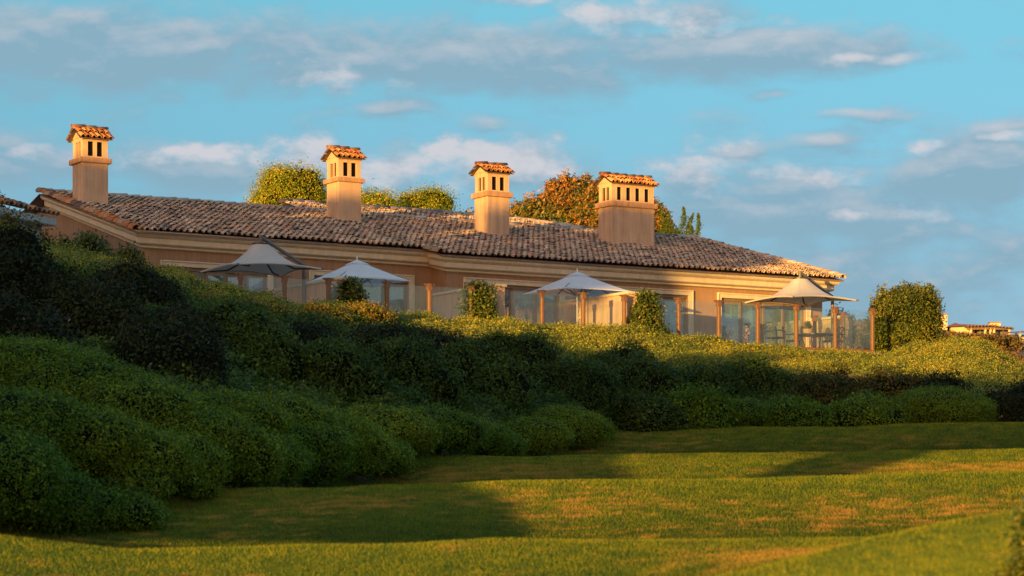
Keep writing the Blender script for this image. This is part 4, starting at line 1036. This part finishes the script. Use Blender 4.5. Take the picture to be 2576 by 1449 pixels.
# planting seen through the corner glass
e = empty('rose_bush', loc(6.6, 2.3, -.4), 'rose bush with pink blooms seen through the corner glass panel', 'shrub')
link('foliage', foliage_mesh('foliage', [((0, 0, .6), (.55, .5, .75)), ((.3, 0, .35), (.5, .4, .5))], M['pinkflower'], .085, .6, 1, 91, -.8, 2.6, .25, 5, .08, .2, 1.2, False, True, .7), e)
MB().tube([(0, 0, -.6), (0, 0, .5)], .04, 6).build('stem', M['bark'], e)
e = empty('green_shrub', loc(9.0, 5.5, -1.2), 'bushy green shrub seen through the corner glass behind the roses', 'shrub')
link('foliage', foliage_mesh('foliage', [((0, 0, 1.3), (1.0, .9, 1.35)), ((.8, .3, .9), (.9, .8, 1.0))], M['vine'], .11, .5, 1, 92, -.8, 2.4, .2, 9, .09, .12, 2.2), e)
MB().tube([(0, 0, -.6), (0, 0, 1)], .06, 6).build('stem', M['bark'], e)

# blurred shrub at the right edge of the near mound
fy = 14.0; b0 = at(2592, 1395, fy); gz = float(zg(b0.x, b0.y)); bb = Vector((b0.x, b0.y, gz))
link_ = foliage_mesh('shrub', [((b0.x, b0.y, gz+.18), (.11, .1, .24)), ((b0.x-.03, b0.y, gz+.38), (.06, .06, .12)), ((b0.x-.05, b0.y, gz+.06), (.12, .1, .1))], M['boxleaf'], .035, .5, 1, 93, -.6, 2.6, .3, 6, .03, .3, 1.3, False, False, .8, 2, bb)
tag(link('shrub', link_, None, bb), 'small blurred shrub at the right edge on the near mound', 'shrub')

# ------------------------------------------------------------------ far hill with houses
hx = np.linspace(20, 330, 90); hy = np.linspace(150, 520, 80); HX, HY = np.meshgrid(hx, hy, indexing='ij')
hu = CX + FPX*HX/HY
ridge = np.interp(hu, [1700, 2000, 2140, 2200, 2372, 2450, 2540, 2620, 2800, 3500, 6000], [905, 850, 792, 800, 832, 838, 858, 868, 872, 900, 960])
zr = (HZ-ridge-9)/FPX*300
HZZ = np.where(HY < 300, -2 + (zr+2)*np.clip((HY-150)/150, 0, 1)**.8, zr + (HY-300)*.012) + waves(HX, HY, 12, 30, .2) + waves(HX, HY, 13, 9, .1)
HZZ *= np.clip((HX-20)/12, 0, 1)
def zh(x, y):
    ix = np.clip((np.asarray(x)-20)/310*89, 0, 88.99); iy = np.clip((np.asarray(y)-150)/370*79, 0, 78.99); a = ix.astype(int); b = iy.astype(int)
    return HZZ[a, b]*(1-(ix-a))*(1-(iy-b)) + HZZ[a+1, b]*(ix-a)*(1-(iy-b)) + HZZ[a, b+1]*(1-(ix-a))*(iy-b) + HZZ[a+1, b+1]*(ix-a)*(iy-b)
ii = np.arange(90*80).reshape(90, 80)
hq = np.stack([ii[:-1, :-1], ii[1:, :-1], ii[1:, 1:], ii[:-1, 1:]], -1).reshape(-1, 4)
tag(link('far_hill', np_mesh('far_hill', np.stack([HX, HY, HZZ], -1).reshape(-1, 3), hq, M['drygrass'], smooth=True)), 'dry hillside in the distance', None, None, 'structure')
n = 26000; y_ = rng.uniform(175, 330, n); uu = rng.uniform(2120, 2640, n); x_ = y_*(uu-CX)/FPX; keep = (waves(x_, y_, 15, 14, 1.0)+rng.normal(0, .3, n) > .75) | (np.abs(HZ-FPX*zh(x_, y_)/y_-845) < 22)
x_, y_ = x_[keep], y_[keep]; n = len(x_)
P = np.stack([x_, y_, zh(x_, y_)+np.abs(rng.normal(0, .16, n))+.05], 1); P = np.repeat(P, 4, 0)+rng.normal(size=(n*4, 3))*np.array([.3, .3, .12])
V, F = leaf_quads(P, np.repeat([[0, -.5, .7]], 4*n, 0), .42, .6, .9)
tag(link('hillside_scrub', np_mesh('hillside_scrub', V, F, M['scrub'], np.clip(np.repeat(rng.normal(.5, .25, n), 4)+rng.normal(0, .15, 4*n), 0, 1))), 'dry olive and rust scrub on the distant hillside', 'scrub', None, 'stuff')
for i, (u, vb, w, h, lab) in enumerate(((2410, 866, 80, 22, 'olive bush in front of the far house chimney'), (2475, 870, 80, 25, 'olive bush below the far pergola'), (2528, 872, 50, 22, 'olive bush at the foot of the second far chimney'), (2552, 872, 36, 24, 'grey green bush left of the far veranda'))):
    fy = 285; c = at(u, vb, fy); k = fy/FPX
    me = foliage_mesh('hill_bush', [((c.x, c.y, c.z+h*k*.4), (w*k*.5, w*k*.45, h*k*.6)), ((c.x+w*k*.25, c.y, c.z+h*k*.3), (w*k*.35, w*k*.3, h*k*.5))], M['scrub'], .4, .5, 1, 300+i, -.8, 2.6, .2, 8, .3, .1, 1.8, False, True, .85, 2.0, c)
    tag(link('hill_bush', me, None, c), lab, 'bush', 'bushes on the distant hill')

def far_house(u0, vbase, y, label):
    b = at(u0, vbase, y); return empty('hillside_house', b, label, 'house', 'houses on the distant hill'), y/FPX
fy = 300
e, k = far_house(2400, 833, fy, 'distant sunlit house with red hipped roof and tall white chimney')
def fbx(mb, u0, u1, v0, v1, ref, dy0, dy1):  # box from survey lines
    return mb.box((u0-ref)*k, (u1-ref)*k, dy0, dy1, (838-v0)*k, (838-v1)*k)
b = MB(); fbx(b, 2392, 2452, 845, 826, 2400, 0, 4); b.build('wall', M['far_wall'], e)
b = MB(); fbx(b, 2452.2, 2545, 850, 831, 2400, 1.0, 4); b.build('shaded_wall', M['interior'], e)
b = MB(); x0, x1 = (2376-2400)*k, (2474-2400)*k; zl, zt = (838-829)*k, (838-812)*k
b.add([(x0, -.8, zl), (x1, -.8, zl+.25), (x1, 8, zl+.2), (x0, 8, zl), ((2414-2400)*k, 3.2, zt), ((2428-2400)*k, 3.8, zt-.1)], [(0,1,5,4),(1,2,5),(2,3,4,5),(3,0,4)])
b.build('roof', M['far_tile'], e)
b = MB(); fbx(b, 2366, 2383, 835, 797, 2400, 0, .9); ch = b.build('chimney', M['far_wall'], e)
b = MB(); fbx(b, 2365, 2384, 797, 794.5, 2400, -.08, 1.0); b.build('chimney_cap', M['far_tile'], ch)
b = MB(); fbx(b, 2370, 2374, 807, 800.5, 2400, -.03, .1); b.build('vent_opening', M['timber'], ch)
b = MB(); fbx(b, 2379.5, 2381.5, 807, 799.5, 2400, -.03, .1); b.build('vent_opening', M['timber'], ch)
b = MB(); fbx(b, 2499, 2525, 840, 814, 2400, 2, 3.2); ch = b.build('chimney', M['far_wall'], e)
b = MB(); fbx(b, 2497.5, 2526, 814, 811.5, 2400, 1.9, 3.3); b.build('chimney_cap', M['far_tile'], ch)
for (a_, c_) in ((2503, 2507), (2511, 2515.5)):
    b = MB(); fbx(b, a_, c_, 824, 817, 2400, 1.97, 2.1); b.build('vent_opening', M['timber'], ch)
e, k = far_house(2480, 834, fy, 'distant timber pergola on round columns beside the hill house')
e['category'] = 'pergola'; e.name = 'pergola'
for u in (2439, 2475, 2488, 2497, 2535):
    MB().tube([((u-2480)*k, -1, -.6), ((u-2480)*k, -1, (838-830)*k*(1 if u < 2500 else .6))], .16, 8).build('column', M['far_wall'], e)
b = MB()
for j in range(14):
    u = 2428+j*8.5; z = (838-828+(-(j-7)*1.0 if j > 7 else (j-7)*.2))*k; b.box((u-2480)*k-.08, (u-2480)*k+.08, -2, 3, z, z+.22)
b.box((2428-2480)*k, (2545-2480)*k, -1.15, -.85, (838-829)*k-.3, (838-829)*k); b.build('beams', M['timber'], e)
e, k = far_house(2570, 864, fy-8, 'distant veranda house with red roof and pale posts at the right edge')
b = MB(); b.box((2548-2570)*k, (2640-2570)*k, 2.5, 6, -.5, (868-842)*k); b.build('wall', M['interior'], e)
b = MB(); z0, z1 = (868-843)*k, (868-833)*k
b.add([((2538-2570)*k, -.6, z0), ((2660-2570)*k, -.6, z0+.2), ((2660-2570)*k, 4, z1+.3), ((2545-2570)*k, 4, z1), ((2545-2570)*k, 8, z0)], [(0,1,2,3),(0,3,4)]); b.build('roof', M['far_tile'], e)
for u in (2566, 2600):
    b = MB(); b.box((u-2570)*k-.13, (u-2570)*k+.13, -.1, .15, -.5, z0+.15); b.build('post', M['pale_wall'], e)
b = MB(); b.box((2546-2570)*k, (2640-2570)*k, -.05, .05, -.4, .75); b.build('railing', M['pale_wall'], e)

# ------------------------------------------------------------------ unseen tree foliage behind the viewer, shaped to cast the low sun's shadows
SUN_AZ, SUN_EL = R(64), R(2.05)          # bearing the light travels towards, height of the sun
LX, LY = math.cos(SUN_AZ), math.sin(SUN_AZ); TEL = math.tan(SUN_EL)
n = 75000; p = rng.uniform(-75, -10.5, n); q = rng.uniform(.45, 13.8, n); t = rng.uniform(-31, -24, n)
def mask(p, q):  # keeps leaves only where their shadow is wanted
    topM1 = np.interp(p, [-60, -44, -39.5, -36, -33.5, -30.5, -29, -28.2], [13.0, 13.1, 12.9, 12.85, 13.45, 13.3, 12.6, 11.0])
    m1 = (p < -28.2) & (q > np.interp(p, [-33.2, -30.3, -29.8, -29.55, -28.2], [9.1, 9.15, 9.6, 10.55, 10.95])) & (q < topM1) & ~((p > -36.8) & (p < -36.15) & (q > 11.5)) & ~((p > -40.9) & (p < -40.4) & (q > 11.9))
    m2 = (p < -33.2) & (q < 10.5)
    topM3 = np.interp(p, [-33.2, -31, -29, -25.7, -25.1, -24.2, -23.6, -21.5, -19, -17, -11], [7.6, 7.0, 6.7, 6.45, 7.15, 7.2, 6.4, 6.05, 5.95, 6.1, 6.1])
    botM3 = np.interp(p, [-18, -15.0, -14.8, -13.4, -13.2, -11], [2.85, 2.95, 2.15, 2.1, 3.05, 3.25])
    m3 = (p >= -33.2) & (p < -10.5) & (q > botM3) & (q < topM3)
    l4 = np.interp(q, [.5, .61, 1.18, 1.62, 2.0, 2.75, 3.1], [-11.5, -11.84, -13.5, -15.3, -15.75, -18.1, -19])
    m4 = (q < 3.1) & (q > .70) & (p < l4 - 1.05)
    return m1 | m2 | m3, m4
ma, mb = mask(p, q); p, q, t = p[ma], q[ma], t[ma]
p2 = rng.uniform(-34, -11, 160000); q2 = rng.uniform(.6, 3.15, 160000); mb = mask(p2, q2)[1]; p2, q2 = p2[mb], q2[mb]  # nearer floating clump added to sharpen the shadow edge on the lawn
p = np.concatenate([p, p2]); q = np.concatenate([q, q2]); t = np.concatenate([t, rng.uniform(5.5, 8.5, len(p2))])
P = np.stack([p*LY + t*LX, -p*LX + t*LY, q - TEL*t], 1)
V, F = leaf_quads(P, np.repeat([[LX, LY, .1]], len(P), 0), np.where(t > 0, .24, .5), .8, .5)
tag(link('shadow_foliage', np_mesh('shadow_foliage', V, F, M['darkleaf'], rng.uniform(0, .9, len(P)))), 'unseen tree foliage shaped to cast the shadows', 'shadow_foliage', None, 'stuff')

# ------------------------------------------------------------------ mown grass
def grass():
    n = 1500000; r_ = np.random.default_rng(5)
    u = r_.uniform(-80, 2660, n); y = 11 + (62-11)*r_.uniform(0, 1, n)**.75
    keep = y < np.interp(u, UB, YB) + .4
    keep &= ~((y < 19) & (u < 1500)); u, y = u[keep], y[keep]
    # drop blades hidden in the dips behind each rise
    x = y*(u-CX)/FPX; z = zg(x, y); v = HZ - FPX*(z+.05)/y
    vis = np.ones(len(u), bool)
    for yc, cu, cv in CR: vis &= ~((y > yc+.6) & (v > np.interp(u, cu, cv)+14))
    vis &= v < 1480
    x, y, z, u = x[vis], y[vis], z[vis], u[vis]; n = len(x); print('blades', n)
    a = r_.uniform(0, 2*math.pi, n); h = r_.uniform(.012, .030, n) * (.6+.025*y); w = r_.uniform(.0014, .0026, n)*(1+y/16)
    bx, by = np.cos(a)*w, np.sin(a)*w; lx, ly = r_.normal(0, .45, n)*h, r_.normal(0, .45, n)*h
    V = np.stack([np.stack([x-bx, y-by, z-.008], 1), np.stack([x+bx, y+by, z-.008], 1), np.stack([x+lx, y+ly, z+h], 1)], 1).reshape(-1, 3)
    var = np.clip(r_.normal(.5, .22, n) + waves(x, y, 21, .9, .10), 0, 1)
    gob = link('grass', np_mesh('grass', V, np.arange(3*n).reshape(n, 3), M['blade'], var))
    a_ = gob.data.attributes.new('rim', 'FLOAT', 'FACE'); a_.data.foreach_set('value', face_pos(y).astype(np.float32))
    tag(gob, 'short mown grass covering the rolling fairway', 'grass', None, 'stuff')
grass()

# ------------------------------------------------------------------ sky, sun, camera
W = bpy.data.worlds.new('World'); SC.world = W; W.use_nodes = True
nt = W.node_tree; nt.nodes.clear(); L = nt.links.new
out = nt.nodes.new('ShaderNodeOutputWorld'); bgn = nt.nodes.new('ShaderNodeBackground')
sky = nt.nodes.new('ShaderNodeTexSky'); sky.sky_type = 'NISHITA'; sky.sun_disc = False
sky.sun_elevation = SUN_EL; sky.sun_rotation = R(90-(64+180)) % (2*math.pi); sky.air_density = .5; sky.dust_density = 0; sky.ozone_density = 1.7
tc = nt.nodes.new('ShaderNodeTexCoord'); sep = nt.nodes.new('ShaderNodeSeparateXYZ'); L(tc.outputs['Generated'], sep.inputs[0])
def mth(op, *a, clamp=False):
    n_ = nt.nodes.new('ShaderNodeMath'); n_.operation = op; n_.use_clamp = clamp
    for i, v in enumerate(a):
        if isinstance(v, (int, float)): n_.inputs[i].default_value = v
        else: L(v, n_.inputs[i])
    return n_.outputs[0]
az = mth('ARCTAN2', sep.outputs[0], sep.outputs[1]); el = mth('ARCSINE', sep.outputs[2])
U_ = mth('MULTIPLY_ADD', az, FPX/1000, CX/1000); V_ = mth('MULTIPLY_ADD', el, -FPX/1000, HZ/1000)     # cloud map, thousandths
CLOUDS = [ # cu, cv, su, sv, strength
 (.15, .15, .95, .11, .98), (1.10, .165, .85, .085, .98), (1.80, .150, .46, .07, .98), (1.68, .07, .30, .045, .70), (2.10, .17, .2, .035, .66), (.3, .235, .8, .05, .5),
 (.83, .225, .085, .042, .82), (.72, .212, .04, .03, .6), (.98, .285, .24, .035, .55), (1.17, .315, .10, .035, .6), (1.29, .01, .1, .025, .55),
 (.05, .43, .34, .085, .75), (.50, .44, .22, .08, .80), (.80, .42, .115, .075, .95), (1.02, .45, .13, .07, .85), (1.13, .39, .075, .055, .75), (1.30, .42, .18, .085, .95),
 (1.72, .46, .15, .06, .78), (1.88, .40, .16, .035, .72), (1.95, .47, .24, .07, .80), (2.05, .55, .6, .11, .9), (2.13, .44, .13, .035, .6), (2.15, .31, .14, .025, .62), (2.1, .375, .11, .028, .6), (1.94, .25, .085, .022, .58),
 (2.42, .45, .28, .10, 1.1), (2.5, .35, .16, .03, .62), (1.9, .72, .9, .16, .8), (.3, .55, .6, .09, .55)]
def coords(V):
    n0 = nt.nodes.new('ShaderNodeCombineXYZ'); L(mth('MULTIPLY', U_, 2.6), n0.inputs[0]); L(mth('MULTIPLY', V, 5.6), n0.inputs[1]); return n0.outputs[0]
def fbm(V):
    nz = nt.nodes.new('ShaderNodeTexNoise'); nz.inputs['Scale'].default_value = 1.8; nz.inputs['Detail'].default_value = 7; nz.inputs['Roughness'].default_value = .56; nz.inputs['Distortion'].default_value = .2
    L(coords(V), nz.inputs['Vector']); return nz.outputs['Fac']
n1 = nt.nodes.new('ShaderNodeTexNoise'); n1.inputs['Scale'].default_value = 1.3; n1.inputs['Detail'].default_value = 3; L(coords(V_), n1.inputs['Vector'])
w = mth('SUBTRACT', n1.outputs['Fac'], .5); Uw = mth('MULTIPLY_ADD', w, .22, U_); Vw = mth('MULTIPLY_ADD', w, .07, V_)
DV = .028; t0 = t1 = None
for cu, cv, su, sv, s in CLOUDS:
    a = mth('MULTIPLY_ADD', Uw, 1/su, -cu/su); b = mth('MULTIPLY_ADD', Vw, 1/sv, -cv/sv); b1 = mth('SUBTRACT', b, DV/sv); a2 = mth('MULTIPLY', a, a)
    g0 = mth('MULTIPLY', mth('POWER', .3679, mth('MULTIPLY_ADD', b, b, a2)), s); g1 = mth('MULTIPLY', mth('POWER', .3679, mth('MULTIPLY_ADD', b1, b1, a2)), s)
    t0 = g0 if t0 is None else mth('SMOOTH_MAX', t0, g0, .15); t1 = g1 if t1 is None else mth('SMOOTH_MAX', t1, g1, .15)
far = mth('MULTIPLY', mth('GREATER_THAN', mth('ABSOLUTE', mth('SUBTRACT', U_, 1.29)), 1.75), .42)   # elsewhere: scattered cloud
raw0 = mth('ADD', mth('MAXIMUM', t0, far), mth('MULTIPLY', mth('SUBTRACT', fbm(V_), .5), 1.5))
raw1 = mth('ADD', mth('MAXIMUM', t1, far), mth('MULTIPLY', mth('SUBTRACT', fbm(mth('SUBTRACT', V_, DV)), .5), 1.5))
ss = nt.nodes.new('ShaderNodeMapRange'); ss.interpolation_type = 'SMOOTHSTEP'; ss.inputs[1].default_value = .08; ss.inputs[2].default_value = .75; L(raw0, ss.inputs[0]); D0 = ss.outputs[0]
PUFFS = [(.77,.385,.09,.04,.9), (1.10,.375,.055,.035,.8), (1.26,.40,.17,.05,.95), (1.02,.44,.16,.05,.8), (.50,.405,.17,.03,.75), (.12,.41,.2,.02,.4), (.84,.215,.075,.03,.75), (1.74,.435,.17,.035,.8), (1.87,.38,.14,.022,.7), (2.3,.378,.07,.022,.8), (2.5,.365,.1,.014,.6),
 (1.58,.05,.2,.035,.75), (1.85,.09,.2,.03,.6), (2.16,.165,.13,.013,.6), (1.3,.01,.1,.02,.7), (2.22,.553,.11,.014,.6), (2.05,.455,.1,.025,.5)]
pf = None
nz2 = nt.nodes.new('ShaderNodeTexNoise'); nz2.inputs['Scale'].default_value = 3.2; nz2.inputs['Detail'].default_value = 8; nz2.inputs['Roughness'].default_value = .6; L(coords(mth('MULTIPLY', V_, .8)), nz2.inputs['Vector']); fbm2 = nz2.outputs['Fac']
for cu, cv, su, sv, s in PUFFS:
    su *= 1.3; sv *= 1.3
    a = mth('MULTIPLY_ADD', Uw, 1/su, -cu/su); b = mth('MULTIPLY_ADD', Vw, 1/sv, -cv/sv)
    g = mth('MULTIPLY', mth('POWER', .3679, mth('MULTIPLY_ADD', b, b, mth('MULTIPLY', a, a))), s); pf = g if pf is None else mth('MAXIMUM', pf, g)
puff = nt.nodes.new('ShaderNodeMapRange'); puff.interpolation_type = 'SMOOTHSTEP'; puff.inputs[1].default_value = .16; puff.inputs[2].default_value = .88
L(mth('ADD', pf, mth('MULTIPLY', mth('SUBTRACT', fbm2, .5), 1.8)), puff.inputs[0])
lit = mth('MAXIMUM', mth('MULTIPLY', mth('SUBTRACT', raw0, raw1), 1.1, clamp=True), puff.outputs[0])
def mix(fac, a, b, bt='MIX'):
    n_ = nt.nodes.new('ShaderNodeMix'); n_.data_type = 'RGBA'; n_.blend_type = bt
    for sock, v in ((0, fac), (6, a), (7, b)):
        if isinstance(v, (int, float)): n_.inputs[sock].default_value = v
        elif isinstance(v, tuple): n_.inputs[sock].default_value = (*v, 1)
        else: L(v, n_.inputs[sock])
    return n_.outputs[2]
# the sky away from the sun is clear blue; towards the sun it is dusty and warm
warm = nt.nodes.new('ShaderNodeTexSky'); warm.sky_type = 'NISHITA'; warm.sun_disc = False; warm.sun_elevation = SUN_EL; warm.sun_rotation = sky.sun_rotation
warm.air_density = 1.0; warm.dust_density = 1.6; warm.ozone_density = 1.0
dotp = mth('ADD', mth('MULTIPLY', sep.outputs[0], -LX), mth('MULTIPLY', sep.outputs[1], -LY))
tow = nt.nodes.new('ShaderNodeMapRange'); tow.interpolation_type = 'SMOOTHSTEP'; tow.inputs[1].default_value = -.35; tow.inputs[2].default_value = .6; L(dotp, tow.inputs[0])
lowband = nt.nodes.new('ShaderNodeMapRange'); lowband.interpolation_type = 'SMOOTHSTEP'; lowband.inputs[1].default_value = .28; lowband.inputs[2].default_value = .75; lowband.inputs[3].default_value = 1; lowband.inputs[4].default_value = 0; L(el, lowband.inputs[0])
toward = mth('MULTIPLY', tow.outputs[0], lowband.outputs[0])
grade = ramp(nt, [(0, (.10, .10, .17)), (.06, (.13, .128, .178)), (.19, (.205, .205, .195)), (.42, (.285, .38, .285)), (.7, (.55, .68, .55)), (1, (.75, .95, .8))])
L(mth('MULTIPLY', el, 2.0, clamp=True), grade.inputs[0])
K = 1/.15
away = mix(1.0, mix(1.0, sky.outputs[0], grade.outputs[0], 'MULTIPLY'), (K, K, K), 'MULTIPLY')
SKY_TINT = mix(toward, away, mix(1.0, warm.outputs[0], (.57*K, .51*K, .50*K), 'MULTIPLY'))
cl_away = mix(lit, (.255*K, .42*K, .535*K), (.66*K, .64*K, .68*K)); cl_tow = (.62*K, .47*K, .40*K)
cloud = mix(toward, cl_away, cl_tow)
low = nt.nodes.new('ShaderNodeMapRange'); low.inputs[1].default_value = .0; low.inputs[2].default_value = .02; L(el, low.inputs[0])
fac = mth('MULTIPLY', mth('MULTIPLY', mth('MAXIMUM', D0, puff.outputs[0]), .92), low.outputs[0])
final = mix(fac, SKY_TINT, cloud)
L(final, bgn.inputs[0]); bgn.inputs[1].default_value = .15
L(bgn.outputs[0], out.inputs['Surface'])

sl = bpy.data.lights.new('Sun', 'SUN'); sl.energy = 9.6; sl.angle = R(.38); sl.color = (1.0, .55, .125)
so = bpy.data.objects.new('Sun', sl); COL.objects.link(so)
dvec = Vector((LX*math.cos(SUN_EL), LY*math.cos(SUN_EL), -math.sin(SUN_EL))); so.rotation_euler = dvec.to_track_quat('-Z', 'Y').to_euler(); so.location = (-40, -60, 30)

cam = bpy.data.cameras.new('Camera'); co = bpy.data.objects.new('Camera', cam); COL.objects.link(co)
cam.lens = 85; cam.sensor_width = 36; cam.shift_y = (HZ-724.5)/2576; cam.clip_end = 12000
co.location = (0, 0, 0); co.rotation_euler = (math.pi/2, 0, 0)
cam.dof.use_dof = True; cam.dof.focus_distance = 76; cam.dof.aperture_fstop = 3.2
SC.camera = co
SC.view_settings.view_transform = 'Standard'; SC.view_settings.look = 'None'; SC.view_settings.exposure = 0; SC.view_settings.gamma = 1
SC.render.engine = 'CYCLES'; SC.cycles.use_denoising = True
SC.cycles.max_bounces = 6; SC.cycles.diffuse_bounces = 3; SC.cycles.glossy_bounces = 3; SC.cycles.transparent_max_bounces = 16; SC.cycles.sample_clamp_indirect = 4
